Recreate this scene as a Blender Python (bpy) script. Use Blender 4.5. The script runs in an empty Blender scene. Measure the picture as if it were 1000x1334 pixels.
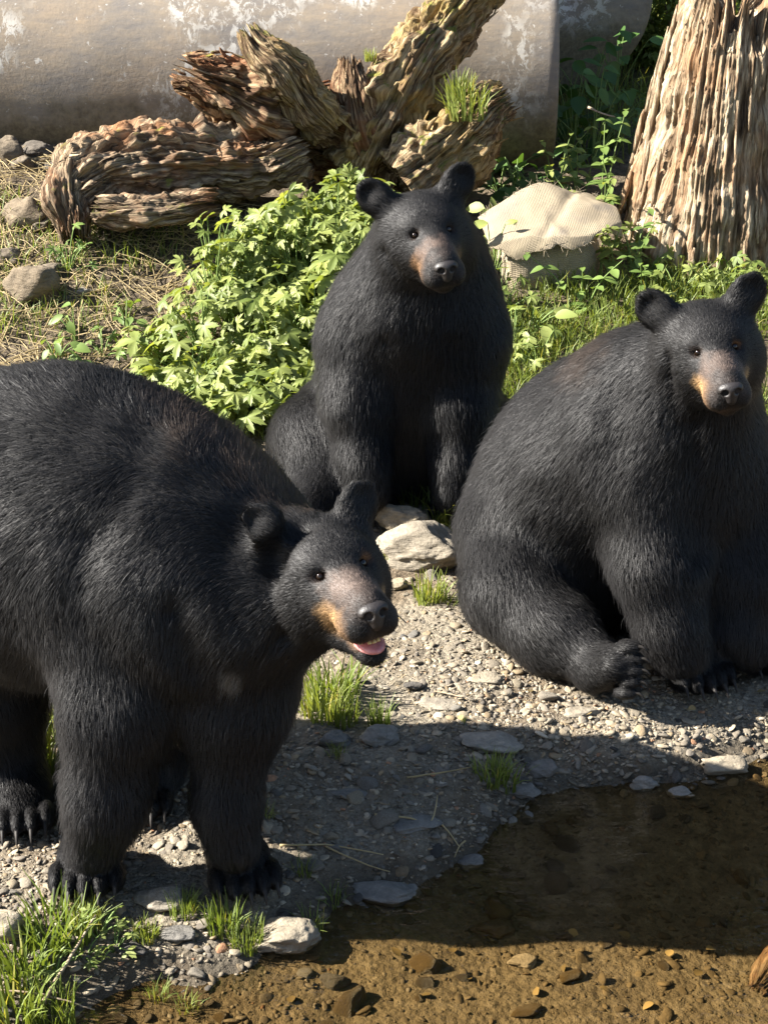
import bpy, math, random, time
import numpy as np
from mathutils import Vector, Matrix

T0 = time.time()
R = math.radians
rng = np.random.default_rng(7)
random.seed(7)
scene = bpy.context.scene
col = scene.collection

# ------------------------------------------------------------------ camera
CAM_H, PITCH, VFOV = 2.3, R(22.0), R(32.0)
FPX = 667.0 / math.tan(VFOV / 2)
cam_data = bpy.data.cameras.new('camera')
cam_data.sensor_fit = 'VERTICAL'; cam_data.sensor_height = 24.0
cam_data.lens = 12.0 / math.tan(VFOV / 2)
cam_data.clip_start = 0.05; cam_data.clip_end = 500
cam = bpy.data.objects.new('camera', cam_data); col.objects.link(cam)
cam.location = (0, 0, CAM_H); cam.rotation_euler = (R(90) - PITCH, 0, 0)
scene.camera = cam

# ------------------------------------------------------------------ light
SUN_EL, SUN_AZ = R(36.0), R(4.0)           # azimuth: degrees in front of pure left
to_sun = Vector((-math.cos(SUN_AZ) * math.cos(SUN_EL), -math.sin(SUN_AZ) * math.cos(SUN_EL), math.sin(SUN_EL)))
world = bpy.data.worlds.new('World'); scene.world = world; world.use_nodes = True
wn = world.node_tree; bg = wn.nodes['Background']
sky = wn.nodes.new('ShaderNodeTexSky'); sky.sky_type = 'NISHITA'; sky.sun_disc = False
sky.sun_elevation = SUN_EL
sky.sun_rotation = math.atan2(to_sun.x, to_sun.y)
wn.links.new(sky.outputs[0], bg.inputs[0]); bg.inputs[1].default_value = 0.05
sl = bpy.data.lights.new('sun', 'SUN'); sl.energy = 5.0; sl.angle = R(0.53); sl.color = (1.0, 0.95, 0.87)
so = bpy.data.objects.new('sun', sl); col.objects.link(so)
so.rotation_euler = to_sun.to_track_quat('Z', 'Y').to_euler()
scene.view_settings.view_transform = 'Standard'
scene.view_settings.look = 'None'
scene.view_settings.exposure = 2.2
scene.view_settings.gamma = 1.0
scene.view_settings.use_curve_mapping = False
cy = scene.cycles
cy.max_bounces = 7; cy.transparent_max_bounces = 12; cy.glossy_bounces = 3; cy.transmission_bounces = 5
cy.diffuse_bounces = 3
cy.use_denoising = True
cy.caustics_reflective = False; cy.caustics_refractive = False
scene.cycles_curves.shape = 'RIBBONS'

# ------------------------------------------------------------------ helpers
SP, CP = math.sin(PITCH), math.cos(PITCH)
def at(px, py, Y):
    """World point at depth Y seen in the photograph at px, py."""
    u = (px - 500) / FPX; v = (667 - py) / FPX
    dy = CP + v * SP; dz = -SP + v * CP
    t = Y / dy
    return np.array([u * t, Y, CAM_H + dz * t])

def hash3(ix, iy, iz, seed):
    h = (ix.astype(np.int64) * 374761393 + iy.astype(np.int64) * 668265263 + iz.astype(np.int64) * 2147483647 + seed * 974634777) & 0xffffffff
    h = ((h ^ (h >> 13)) * 1274126177) & 0xffffffff
    h = ((h ^ (h >> 16)) * 2246822519) & 0xffffffff
    return ((h ^ (h >> 15)) & 0xffffff) / float(0xffffff)

def vnoise(P, freq=1.0, seed=0):
    P = np.asarray(P, dtype=np.float64) * freq
    i = np.floor(P).astype(np.int64); f = P - i
    f = f * f * (3 - 2 * f)
    out = 0
    for dx in (0, 1):
        for dy in (0, 1):
            for dz in (0, 1):
                w = (f[..., 0] if dx else 1 - f[..., 0]) * (f[..., 1] if dy else 1 - f[..., 1]) * (f[..., 2] if dz else 1 - f[..., 2])
                out = out + w * hash3(i[..., 0] + dx, i[..., 1] + dy, i[..., 2] + dz, seed)
    return out * 2 - 1

def fbm(P, freq=1.0, seed=0, octs=4, gain=0.5):
    s = 0; a = 1.0
    for k in range(octs):
        s = s + a * vnoise(P, freq * 2.03 ** k, seed + k * 17); a *= gain
    return s

def mesh_from(name, verts, faces, smooth=True):
    me = bpy.data.meshes.new(name)
    verts = np.asarray(verts, dtype=np.float32)
    if isinstance(faces, np.ndarray):
        n = faces.shape[1]; F = len(faces)
        me.vertices.add(len(verts)); me.vertices.foreach_set('co', verts.ravel())
        me.loops.add(F * n); me.loops.foreach_set('vertex_index', faces.astype(np.int32).ravel())
        me.polygons.add(F); me.polygons.foreach_set('loop_start', np.arange(0, F * n, n, dtype=np.int32))
        me.update(calc_edges=True); me.validate()
    else:
        me.from_pydata(verts.tolist(), [], faces)
    if smooth:
        me.polygons.foreach_set('use_smooth', np.ones(len(me.polygons), dtype=bool))
    me.update()
    return me

def vcol(me, name, arr):
    a = me.attributes.new(name, 'FLOAT_COLOR', 'POINT')
    c = np.ones((len(arr), 4), dtype=np.float32); c[:, :arr.shape[1]] = arr
    a.data.foreach_set('color', c.ravel())

def vfloat(me, name, arr):
    a = me.attributes.new(name, 'FLOAT', 'POINT')
    a.data.foreach_set('value', np.asarray(arr, dtype=np.float32).ravel())

def link(name, data, mat=None, parent=None):
    o = bpy.data.objects.new(name, data); col.objects.link(o)
    if mat is not None and data is not None and len(data.materials) == 0:
        data.materials.append(mat)
    if parent is not None:
        o.parent = parent
    return o

def wlink(name, data, mat, parent):
    """Child whose data is in world coordinates under an unrotated parent Empty."""
    o = link(name, data, mat, parent)
    if parent is not None: o.location = -Vector(root_loc(parent))
    return o

def root_loc(o):
    v = Vector((0, 0, 0))
    while o is not None:
        v += o.location; o = o.parent
    return v

def thing(name, label, cat, loc=(0, 0, 0), group=None):
    o = bpy.data.objects.new(name, None); col.objects.link(o); o.location = loc
    o.empty_display_size = 0.1
    return tag(o, label, cat, group)

def tag(o, label, cat, group=None, kind=None):
    o['label'] = label
    if cat: o['category'] = cat
    if group: o['group'] = group
    if kind: o['kind'] = kind
    return o

# ------------------------------------------------------------------ material helpers
def new_mat(name):
    m = bpy.data.materials.new(name); m.use_nodes = True
    nt = m.node_tree; nt.nodes.clear()
    out = nt.nodes.new('ShaderNodeOutputMaterial')
    return m, nt, out

class NT:
    def __init__(s, name):
        s.m, s.t, s.out = new_mat(name)
    def n(s, typ, **kw):
        nd = s.t.nodes.new(typ)
        for k, v in kw.items():
            if k.startswith('i_'):
                key = k[2:]
                key = int(key) if key.isdigit() else key.replace('_', ' ')
                nd.inputs[key].default_value = v
            else:
                setattr(nd, k, v)
        return nd
    def l(s, a, b): s.t.links.new(a, b)
    def coord(s, kind='Object'):
        return s.n('ShaderNodeTexCoord').outputs[kind]
    def pos(s): return s.n('ShaderNodeNewGeometry').outputs['Position']
    def mapv(s, vec, scale=(1, 1, 1), rot=(0, 0, 0), loc=(0, 0, 0)):
        mp = s.n('ShaderNodeMapping'); s.l(vec, mp.inputs[0])
        mp.inputs['Scale'].default_value = scale; mp.inputs['Rotation'].default_value = rot; mp.inputs['Location'].default_value = loc
        return mp.outputs[0]
    def noise(s, vec, scale, detail=5, rough=0.55, dist=0.0):
        nd = s.n('ShaderNodeTexNoise'); nd.inputs['Scale'].default_value = scale
        nd.inputs['Detail'].default_value = detail; nd.inputs['Roughness'].default_value = rough; nd.inputs['Distortion'].default_value = dist
        s.l(vec, nd.inputs['Vector']); return nd.outputs['Fac']
    def ramp(s, fac, stops, interp='LINEAR'):
        r = s.n('ShaderNodeValToRGB'); r.color_ramp.interpolation = interp
        els = r.color_ramp.elements
        while len(els) < len(stops): els.new(0.5)
        for e, (p, c) in zip(els, stops):
            e.position = p; e.color = (*c, 1) if len(c) == 3 else c
        s.l(fac, r.inputs[0]); return r.outputs[0]
    def step(s, fac, a, b):
        r = s.n('ShaderNodeMapRange'); r.interpolation_type = 'SMOOTHSTEP'
        r.inputs[1].default_value = a; r.inputs[2].default_value = b
        s.l(fac, r.inputs[0]); return r.outputs[0]
    def mix(s, fac, a, b, blend='MIX'):
        m = s.n('ShaderNodeMix', data_type='RGBA', blend_type=blend)
        for sock, v in ((m.inputs[0], fac), (m.inputs[6], a), (m.inputs[7], b)):
            if isinstance(v, (int, float)): sock.default_value = v
            elif isinstance(v, tuple): sock.default_value = (*v, 1) if len(v) == 3 else v
            else: s.l(v, sock)
        return m.outputs[2]
    def math(s, op, a, b=None):
        m = s.n('ShaderNodeMath', operation=op)
        for sock, v in zip(m.inputs, (a, b)):
            if v is None: continue
            if isinstance(v, (int, float)): sock.default_value = v
            else: s.l(v, sock)
        return m.outputs[0]
    def bump(s, height, strength=0.5, dist=0.01, normal=None):
        b = s.n('ShaderNodeBump'); b.inputs['Strength'].default_value = strength; b.inputs['Distance'].default_value = dist
        s.l(height, b.inputs['Height'])
        if normal is not None: s.l(normal, b.inputs['Normal'])
        return b.outputs[0]
    def principled(s, color, rough=0.8, normal=None, spec=0.3, **kw):
        p = s.n('ShaderNodeBsdfPrincipled')
        for key, v in (('Base Color', color), ('Roughness', rough), ('Specular IOR Level', spec)):
            sock = p.inputs[key]
            if isinstance(v, (int, float)): sock.default_value = v
            elif isinstance(v, tuple): sock.default_value = (*v, 1)
            else: s.l(v, sock)
        for k, v in kw.items():
            p.inputs[k.replace('_', ' ')].default_value = v
        if normal is not None: s.l(normal, p.inputs['Normal'])
        return p
    def done(s, shader):
        s.l(shader if hasattr(shader, 'is_linked') else shader.outputs[0], s.out.inputs['Surface']); return s.m
    def attr(s, name, out='Color'):
        a = s.n('ShaderNodeAttribute'); a.attribute_name = name; return a.outputs[out]
    def objrand(s): return s.n('ShaderNodeObjectInfo').outputs['Random']
    def hsv(s, color, h=0.5, sat=1.0, val=1.0):
        x = s.n('ShaderNodeHueSaturation')
        for key, v in (('Hue', h), ('Saturation', sat), ('Value', val)):
            if isinstance(v, (int, float)): x.inputs[key].default_value = v
            else: s.l(v, x.inputs[key])
        s.l(color, x.inputs['Color']) if not isinstance(color, tuple) else setattr(x.inputs['Color'], 'default_value', (*color, 1))
        return x.outputs[0]
    def rangev(s, fac, lo, hi):
        r = s.n('ShaderNodeMapRange'); r.inputs[3].default_value = lo; r.inputs[4].default_value = hi
        s.l(fac, r.inputs[0]); return r.outputs[0]

M = {}
# ground: dry dirt, grit, straw-brown humus on the bank, silt under the water
g = NT('ground_soil'); p = g.pos()
n1 = g.noise(p, 3.0, 6, 0.6); n2 = g.noise(p, 28.0, 6, 0.65); n3 = g.noise(p, 120.0, 4, 0.7)
dirt = g.ramp(n2, [(0.25, (0.06, 0.044, 0.028)), (0.5, (0.135, 0.102, 0.066)), (0.75, (0.24, 0.192, 0.135))])
grit = g.ramp(n3, [(0.3, (0.11, 0.09, 0.065)), (0.6, (0.25, 0.215, 0.16)), (0.8, (0.36, 0.32, 0.255))])
c = g.mix(g.step(n1, 0.40, 0.60), dirt, grit)
humus = g.ramp(n2, [(0.3, (0.045, 0.034, 0.022)), (0.6, (0.14, 0.108, 0.07)), (0.85, (0.25, 0.20, 0.135))])
sx = g.n('ShaderNodeSeparateXYZ'); g.l(p, sx.inputs[0])
c = g.mix(g.step(sx.outputs[1], 5.4, 6.3), c, humus)
moss = g.ramp(n2, [(0.3, (0.03, 0.045, 0.012)), (0.7, (0.09, 0.12, 0.03))])
c = g.mix(g.step(sx.outputs[1], 9.0, 11.0), c, moss)
silt = g.ramp(n2, [(0.25, (0.075, 0.057, 0.034)), (0.55, (0.16, 0.128, 0.082)), (0.8, (0.26, 0.215, 0.15))])
wet = g.mix(0.62, c, (0.03, 0.024, 0.016))
c = g.mix(g.step(sx.outputs[2], 0.05, 0.012), c, wet)
c = g.mix(g.step(sx.outputs[2], 0.0, -0.022), c, silt)
vor = g.n('ShaderNodeTexVoronoi'); vor.inputs['Scale'].default_value = 55; g.l(p, vor.inputs['Vector'])
h = g.math('ADD', g.math('MULTIPLY', n2, 1.0), g.math('MULTIPLY', g.math('ADD', vor.outputs['Distance'], n3), -0.5))
M['ground'] = g.done(g.principled(c, 0.9, g.bump(h, 1.0, 0.02), 0.25))

def rock_mat(name, lo, mid, hi, wet=False, rand=0.35):
    g = NT(name); p = g.coord('Object')
    a = g.noise(p, 9, 8, 0.65, 0.3); b = g.noise(g.mapv(p, (1, 1, 4.0), (0.3, 0.4, 0)), 30, 6, 0.65)
    f = g.noise(p, 160, 3, 0.7)
    c = g.ramp(a, [(0.3, lo), (0.52, mid), (0.74, hi)])
    c = g.mix(0.45, c, g.ramp(b, [(0.3, lo), (0.7, hi)]))
    c = g.mix(0.35, c, g.ramp(f, [(0.35, lo), (0.65, hi)]), 'OVERLAY')
    c = g.hsv(c, 0.5, g.rangev(g.objrand(), 0.75, 1.25), g.rangev(g.objrand(), 1 - rand, 1 + rand))
    h = g.math('ADD', g.math('MULTIPLY', b, 0.8), g.math('ADD', a, g.math('MULTIPLY', f, 0.25)))
    M[name] = g.done(g.principled(c, 0.35 if wet else 0.85, g.bump(h, 0.7, 0.012), 0.45 if wet else 0.25))
rock_mat('rock_tan', (0.15, 0.128, 0.098), (0.28, 0.245, 0.19), (0.42, 0.375, 0.30), rand=0.2)
rock_mat('rock_grey', (0.10, 0.094, 0.084), (0.215, 0.20, 0.175), (0.36, 0.335, 0.295))
rock_mat('rock_dark', (0.04, 0.036, 0.032), (0.10, 0.092, 0.082), (0.21, 0.19, 0.165))
rock_mat('rock_silt', (0.05, 0.036, 0.02), (0.10, 0.075, 0.042), (0.17, 0.13, 0.08), True)
rock_mat('rock_brown', (0.06, 0.048, 0.035), (0.15, 0.122, 0.09), (0.28, 0.24, 0.185), rand=0.25)
# gravel: the tint of every pebble is carried per vertex
g = NT('gravel_stone'); p = g.pos()
c = g.mix(0.4, g.attr('tint'), g.ramp(g.noise(p, 90, 5, 0.7), [(0.3, (0.10, 0.09, 0.075)), (0.7, (0.55, 0.51, 0.44))]), 'OVERLAY')
M['gravel'] = g.done(g.principled(c, 0.85, g.bump(g.noise(p, 220, 3), 0.5, 0.004), 0.25))

# fur and skin
def fur_mat():
    g = NT('bear_fur')
    a = g.attr('tint')
    hb = g.n('ShaderNodeBsdfHairPrincipled'); hb.model = 'CHIANG'; hb.parametrization = 'COLOR'
    g.l(a, hb.inputs['Color'])
    hb.inputs['Roughness'].default_value = 0.25; hb.inputs['Radial Roughness'].default_value = 0.5
    hb.inputs['IOR'].default_value = 1.36
    hb.inputs['Random Roughness'].default_value = 0.3
    # a coat also reflects as a surface: the strand's own tilted normal drives a soft gloss
    pr = g.principled(a, 0.5, g.attr('strand_normal', 'Vector'), 0.22)
    mx = g.n('ShaderNodeMixShader'); mx.inputs[0].default_value = 0.94
    g.l(hb.outputs[0], mx.inputs[1]); g.l(pr.outputs[0], mx.inputs[2])
    hb = mx
    M['fur'] = g.done(hb)
    g = NT('bear_skin')
    M['skin'] = g.done(g.principled(g.attr('tint'), 0.75, None, 0.15))
fur_mat()
g = NT('bear_nose'); p = g.coord('Object')
M['nose'] = g.done(g.principled((0.016, 0.013, 0.0125), 0.5, g.bump(g.noise(p, 260, 3), 0.5, 0.002), 0.5))
g = NT('bear_eye'); M['eye'] = g.done(g.principled((0.008, 0.004, 0.002), 0.08, None, 0.5))
g = NT('bear_claw'); M['claw'] = g.done(g.principled(g.ramp(g.noise(g.coord('Object'), 60), [(0.3, (0.010, 0.009, 0.008)), (0.8, (0.035, 0.03, 0.026))]), 0.6, None, 0.25))
g = NT('mouth_flesh'); p = g.coord('Object')
M['flesh'] = g.done(g.principled(g.ramp(g.noise(p, 70), [(0.3, (0.42, 0.13, 0.13)), (0.7, (0.62, 0.27, 0.26))]), 0.3, g.bump(g.noise(p, 200), 0.3, 0.002), 0.5, Subsurface_Weight=0.2))
g = NT('mouth_dark'); M['mouth_dark'] = g.done(g.principled((0.03, 0.015, 0.014), 0.4, None, 0.4))
g = NT('tooth_ivory'); M['tooth'] = g.done(g.principled((0.62, 0.42, 0.18), 0.3, None, 0.5))

# leaves and grass
def leaf_mat(name, lo, hi, trans=0.45, yellow=None):
    g = NT(name); p = g.coord('Object')
    r = g.objrand()
    c = g.mix(r, lo, hi)
    v = g.attr('tint')
    c = g.mix(0.6, c, v, 'MULTIPLY')
    c = g.hsv(c, 0.5, 1.0, g.rangev(g.noise(g.pos(), 14, 3), 0.75, 1.3))
    pr = g.principled(c, 0.5, None, 0.35)
    tr = g.n('ShaderNodeBsdfTranslucent'); g.l(g.mix(1.0, c, (1.25, 1.2, 0.5), 'MULTIPLY'), tr.inputs[0])
    ms = g.n('ShaderNodeMixShader'); ms.inputs[0].default_value = trans
    g.l(pr.outputs[0], ms.inputs[1]); g.l(tr.outputs[0], ms.inputs[2])
    M[name] = g.done(ms)
leaf_mat('leaf_lime', (0.13, 0.175, 0.038), (0.30, 0.34, 0.10), 0.4)
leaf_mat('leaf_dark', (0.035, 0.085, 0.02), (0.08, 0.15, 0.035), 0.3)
leaf_mat('leaf_bramble', (0.085, 0.14, 0.03), (0.17, 0.24, 0.06), 0.35)
leaf_mat('grass_blade', (0.14, 0.19, 0.04), (0.23, 0.27, 0.07), 0.4)
leaf_mat('straw', (0.34, 0.26, 0.13), (0.46, 0.37, 0.20), 0.25)

# wood: 'along' runs with the grain, the cross direction is the angle
def wood_mat(name, dark, mid, light, accent, moss_amt=0.0, grain=(85, 5.5)):
    g = NT(name)
    uv = g.attr('grain', 'Vector')
    p = g.pos()
    a = g.noise(g.mapv(uv, (grain[0], grain[0], grain[1])), 1.0, 7, 0.62, 0.4)
    b = g.noise(g.mapv(uv, (grain[0] * 2.6, grain[0] * 2.6, grain[1] * 2.0)), 1.0, 5, 0.65, 0.3)
    big = g.noise(p, 5.0, 5, 0.6)
    c = g.ramp(a, [(0.30, dark), (0.46, mid), (0.62, light), (0.8, tuple(min(1, x * 1.25) for x in light))])
    c = g.mix(g.step(big, 0.45, 0.68), c, g.mix(0.72, c, accent))
    c = g.mix(0.7, c, g.ramp(b, [(0.3, (0.25, 0.24, 0.23)), (0.6, (0.85, 0.84, 0.82))]), 'OVERLAY')
    if moss_amt:
        geo = g.n('ShaderNodeNewGeometry'); sz = g.n('ShaderNodeSeparateXYZ'); g.l(geo.outputs['Normal'], sz.inputs[0])
        mm = g.math('MULTIPLY', g.step(sz.outputs[2], 0.1, 0.8), g.step(g.noise(p, 11, 5, 0.6), 0.62 - 0.3 * moss_amt, 0.75 - 0.3 * moss_amt))
        c = g.mix(mm, c, g.ramp(b, [(0.3, (0.08, 0.085, 0.015)), (0.7, (0.24, 0.23, 0.05))]))
    h = g.math('ADD', a, g.math('MULTIPLY', b, 0.6))
    M[name] = g.done(g.principled(c, 0.9, g.bump(h, 0.9, 0.02), 0.15))
wood_mat('wood_stump', (0.035, 0.022, 0.014), (0.16, 0.112, 0.07), (0.38, 0.31, 0.215), (0.24, 0.14, 0.075))
wood_mat('wood_root', (0.02, 0.011, 0.007), (0.095, 0.055, 0.032), (0.30, 0.215, 0.13), (0.20, 0.08, 0.035), 0.05)
wood_mat('wood_mossy', (0.022, 0.013, 0.008), (0.11, 0.07, 0.04), (0.33, 0.255, 0.155), (0.27, 0.19, 0.07), 0.38)
wood_mat('wood_log', (0.022, 0.014, 0.009), (0.105, 0.072, 0.047), (0.31, 0.24, 0.16), (0.25, 0.12, 0.055), 0.12)

# pipe: weathered coating with flaking white paint and splashed mud
g = NT('pipe_coating'); p = g.coord('Object')
a = g.noise(p, 2.2, 7, 0.6, 0.4); b = g.noise(g.mapv(p, (1, 1, 3.5)), 9, 8, 0.7); f = g.noise(p, 45, 5, 0.7)
c = g.ramp(a, [(0.3, (0.15, 0.14, 0.135)), (0.5, (0.23, 0.195, 0.15)), (0.7, (0.30, 0.225, 0.145))])
c = g.mix(0.4, c, g.ramp(f, [(0.3, (0.18, 0.17, 0.16)), (0.7, (0.42, 0.39, 0.36))]), 'OVERLAY')
c = g.mix(0.35, c, g.ramp(b, [(0.35, (0.14, 0.14, 0.15)), (0.7, (0.34, 0.27, 0.19))]))
fl = g.math('MULTIPLY', g.step(g.noise(p, 1.7, 4, 0.5), 0.50, 0.60), g.step(g.noise(g.mapv(p, (1.6, 1, 1)), 16, 8, 0.75, 0.6), 0.50, 0.54))
c = g.mix(g.math('MULTIPLY', fl, 0.85), c, (0.46, 0.44, 0.40))
sp = g.math('MAXIMUM', g.step(g.noise(p, 30, 4, 0.6, 0.5), 0.66, 0.70), g.math('MULTIPLY', g.step(g.noise(p, 13, 6, 0.7, 0.4), 0.59, 0.66), g.step(g.noise(p, 3, 3), 0.5, 0.64)))
c = g.mix(g.math('MULTIPLY', sp, 0.8), c, (0.42, 0.40, 0.365))
sz = g.n('ShaderNodeSeparateXYZ'); g.l(p, sz.inputs[0])
mud = g.step(g.math('ADD', sz.outputs[2], g.math('MULTIPLY', g.noise(p, 6, 6, 0.7), 0.5)), 0.26, 0.02)
mudc = g.ramp(f, [(0.3, (0.07, 0.055, 0.035)), (0.7, (0.17, 0.14, 0.085))])
c = g.mix(mud, c, mudc)
M['pipe'] = g.done(g.principled(c, 0.75, g.bump(g.math('ADD', g.math('ADD', f, b), g.math('MULTIPLY', fl, 0.5)), 0.2, 0.008), 0.3))

g = NT('burlap_weave'); p = g.attr('grain', 'Vector')
w1 = g.n('ShaderNodeTexWave', wave_type='BANDS', bands_direction='X'); w1.inputs['Scale'].default_value = 52; w1.inputs['Distortion'].default_value = 1.2; w1.inputs['Detail'].default_value = 2
w2 = g.n('ShaderNodeTexWave', wave_type='BANDS', bands_direction='Y'); w2.inputs['Scale'].default_value = 52; w2.inputs['Distortion'].default_value = 1.2; w2.inputs['Detail'].default_value = 2
g.l(p, w1.inputs[0]); g.l(p, w2.inputs[0])
wv = g.math('MULTIPLY', w1.outputs['Fac'], w2.outputs['Fac'])
c = g.ramp(wv, [(0.0, (0.19, 0.15, 0.095)), (0.6, (0.38, 0.31, 0.21))])
c = g.mix(0.62, c, g.ramp(g.noise(p, 9, 7, 0.65), [(0.3, (0.19, 0.16, 0.12)), (0.7, (0.38, 0.315, 0.22))]))
c = g.mix(g.step(g.noise(p, 5, 5, 0.6), 0.5, 0.66), c, (0.20, 0.17, 0.135))
M['burlap'] = g.done(g.principled(c, 0.95, g.bump(g.math('ADD', g.math('MULTIPLY', wv, 0.5), g.noise(p, 22, 5, 0.6)), 0.7, 0.006), 0.1))

g = NT('pond_water'); p = g.pos()
nb = g.bump(g.noise(g.mapv(p, (1.0, 2.0, 1)), 9, 3, 0.5), 0.16, 0.02)
gl = g.n('ShaderNodeBsdfGlossy'); gl.inputs['Roughness'].default_value = 0.0; g.l(nb, gl.inputs['Normal'])
tr = g.n('ShaderNodeBsdfTransparent'); tr.inputs[0].default_value = (0.78, 0.69, 0.52, 1)
lw = g.n('ShaderNodeLayerWeight'); lw.inputs[0].default_value = 0.5; g.l(nb, lw.inputs['Normal'])
fr = g.math('ADD', g.math('MULTIPLY', g.math('POWER', lw.outputs['Facing'], 4.0), 0.97), 0.03)
ms = g.n('ShaderNodeMixShader'); g.l(fr, ms.inputs[0]); g.l(tr.outputs[0], ms.inputs[1]); g.l(gl.outputs[0], ms.inputs[2])
M['water'] = g.done(ms)
g = NT('twig_bark'); M['twig'] = g.done(g.principled(g.ramp(g.noise(g.coord('Object'), 40), [(0.3, (0.14, 0.10, 0.065)), (0.7, (0.36, 0.29, 0.2))]), 0.85, None, 0.2))
g = NT('plant_stem'); M['stem'] = g.done(g.principled((0.13, 0.19, 0.05), 0.6, None, 0.3))
g = NT('dead_leaf'); M['dead_leaf'] = g.done(g.principled(g.hsv((0.22, 0.16, 0.07), 0.5, 1.0, g.rangev(g.objrand(), 0.5, 1.4)), 0.7, None, 0.25))

# ------------------------------------------------------------------ ground
SHORE = [(-3.0, 2.5), (-0.9, 2.86), (-0.7, 2.95), (-0.55, 3.05), (-0.395, 3.12), (-0.16, 3.19), (-0.12, 3.29), (0.07, 3.37), (0.16, 3.5), (0.24, 3.62), (0.36, 3.76), (0.56, 3.89), (0.8, 4.01), (0.99, 4.09), (1.5, 4.2), (3.0, 4.3)]
SX = np.array([a for a, b in SHORE]); SY = np.array([b for a, b in SHORE])
PROF_Y = np.array([-60, 5.0, 5.5, 6.0, 6.5, 7.0, 7.5, 8.3, 9.5, 12.0, 20.0, 60.0, 200.0])
PROF_Z = np.array([0.0, 0.0, 0.03, 0.10, 0.22, 0.37, 0.50, 0.62, 0.70, 1.3, 5.0, 20.0, 45.0])
def ground_h(x, y):
    x = np.asarray(x, dtype=np.float64); y = np.asarray(y, dtype=np.float64)
    P = np.stack([x, y, np.zeros_like(x)], -1)
    s = y - np.interp(x, SX, SY) + 0.05 * vnoise(P, 5.0, 3) + 0.02 * vnoise(P, 14.0, 4)
    land = 0.105 * (1 - np.exp(-np.maximum(s, 0) / 0.22))
    sea = -0.065 * (1 - np.exp(np.minimum(s, 0) / 0.35))
    h = np.where(s > 0, land, sea)
    far = np.interp(y, PROF_Y, PROF_Z)
    fill = np.interp(x, [-1.8, -0.6, 0.4], [0.20, 0.07, 0.0]) * np.clip((y - 6.3) / 1.0, 0, 1)
    nearbank = np.clip((1.2 - y) / 1.2, 0, 1) * 0.9
    n = 0.022 * fbm(P, 2.6, 9, 3) + 0.006 * fbm(P, 13, 5, 3)
    return h + far + fill + nearbank + n * (0.5 + 0.5 * (s > 0)) * np.where(y > 9.5, 3, 1)
_lx = np.arange(-4.0, 4.001, 0.02); _ly = np.arange(0.5, 14.001, 0.02)
_LG = ground_h(*[q.ravel() for q in np.meshgrid(_lx, _ly, indexing='ij')]).reshape(len(_lx), len(_ly))
def ground_fast(x, y):
    u = np.clip((np.asarray(x, float) + 4.0) / 0.02, 0, len(_lx) - 1.001); v = np.clip((np.asarray(y, float) - 0.5) / 0.02, 0, len(_ly) - 1.001)
    i = u.astype(int); j = v.astype(int); f = u - i; g2 = v - j
    return (_LG[i, j] * (1 - f) + _LG[i + 1, j] * f) * (1 - g2) + (_LG[i, j + 1] * (1 - f) + _LG[i + 1, j + 1] * f) * g2
def gz(x, y):
    if abs(x) > 3.9 or y > 13.9: return float(ground_h(np.array([x]), np.array([y]))[0])
    return float(ground_fast(x, y))
def on_ground(px, py):
    """Ground point seen at px, py (fixed-point search along the ray)."""
    lo, hi = 1.5, 14.0
    for _ in range(40):
        mid = (lo + hi) / 2
        q = at(px, py, mid)
        if q[2] > gz(q[0], q[1]): lo = mid
        else: hi = mid
    q = at(px, py, lo); q[2] = gz(q[0], q[1]); return q

def axis_pts(segs):
    out = []
    for a, b, st in segs: out += list(np.arange(a, b, st))
    return np.array(out)
gx = axis_pts([(-200, -40, 20), (-40, -8, 2), (-8, -2.2, 0.15), (-2.2, 2.2, 0.022), (2.2, 8, 0.15), (8, 40, 2), (40, 201, 20)])
gy = axis_pts([(-60, -4, 4), (-4, 2.2, 0.2), (2.2, 6.2, 0.022), (6.2, 9, 0.035), (9, 14, 0.2), (14, 60, 2), (60, 201, 20)])
GX, GY = np.meshgrid(gx, gy, indexing='ij')
GZ = ground_h(GX.ravel(), GY.ravel())
nx, ny = len(gx), len(gy)
ii = np.arange(nx * ny).reshape(nx, ny)
gf = np.stack([ii[:-1, :-1], ii[1:, :-1], ii[1:, 1:], ii[:-1, 1:]], -1).reshape(-1, 4)
go = link('ground', mesh_from('ground', np.stack([GX.ravel(), GY.ravel(), GZ], -1), gf), M['ground'])
go['kind'] = 'structure'; go['label'] = 'stony brown bank rising from the pond edge to a grassy slope'
# pond
wm = mesh_from('pond_water', [(-6, 0.4, 0), (6, 0.4, 0), (6, 4.6, 0), (-6, 4.6, 0)], [(0, 1, 2, 3)])
wo = link('pond_water', wm, M['water']); wo['kind'] = 'structure'; wo['label'] = 'shallow clear brown pond water in the foreground'

# ------------------------------------------------------------------ generic solids
def icosphere(sub):
    import bmesh
    bm = bmesh.new(); bmesh.ops.create_icosphere(bm, subdivisions=sub, radius=1.0)
    v = np.array([q.co[:] for q in bm.verts]); f = np.array([[q.index for q in fc.verts] for fc in bm.faces]); bm.free()
    return v, f
ICO = {k: icosphere(k) for k in (1, 2, 3, 4, 5)}

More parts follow.
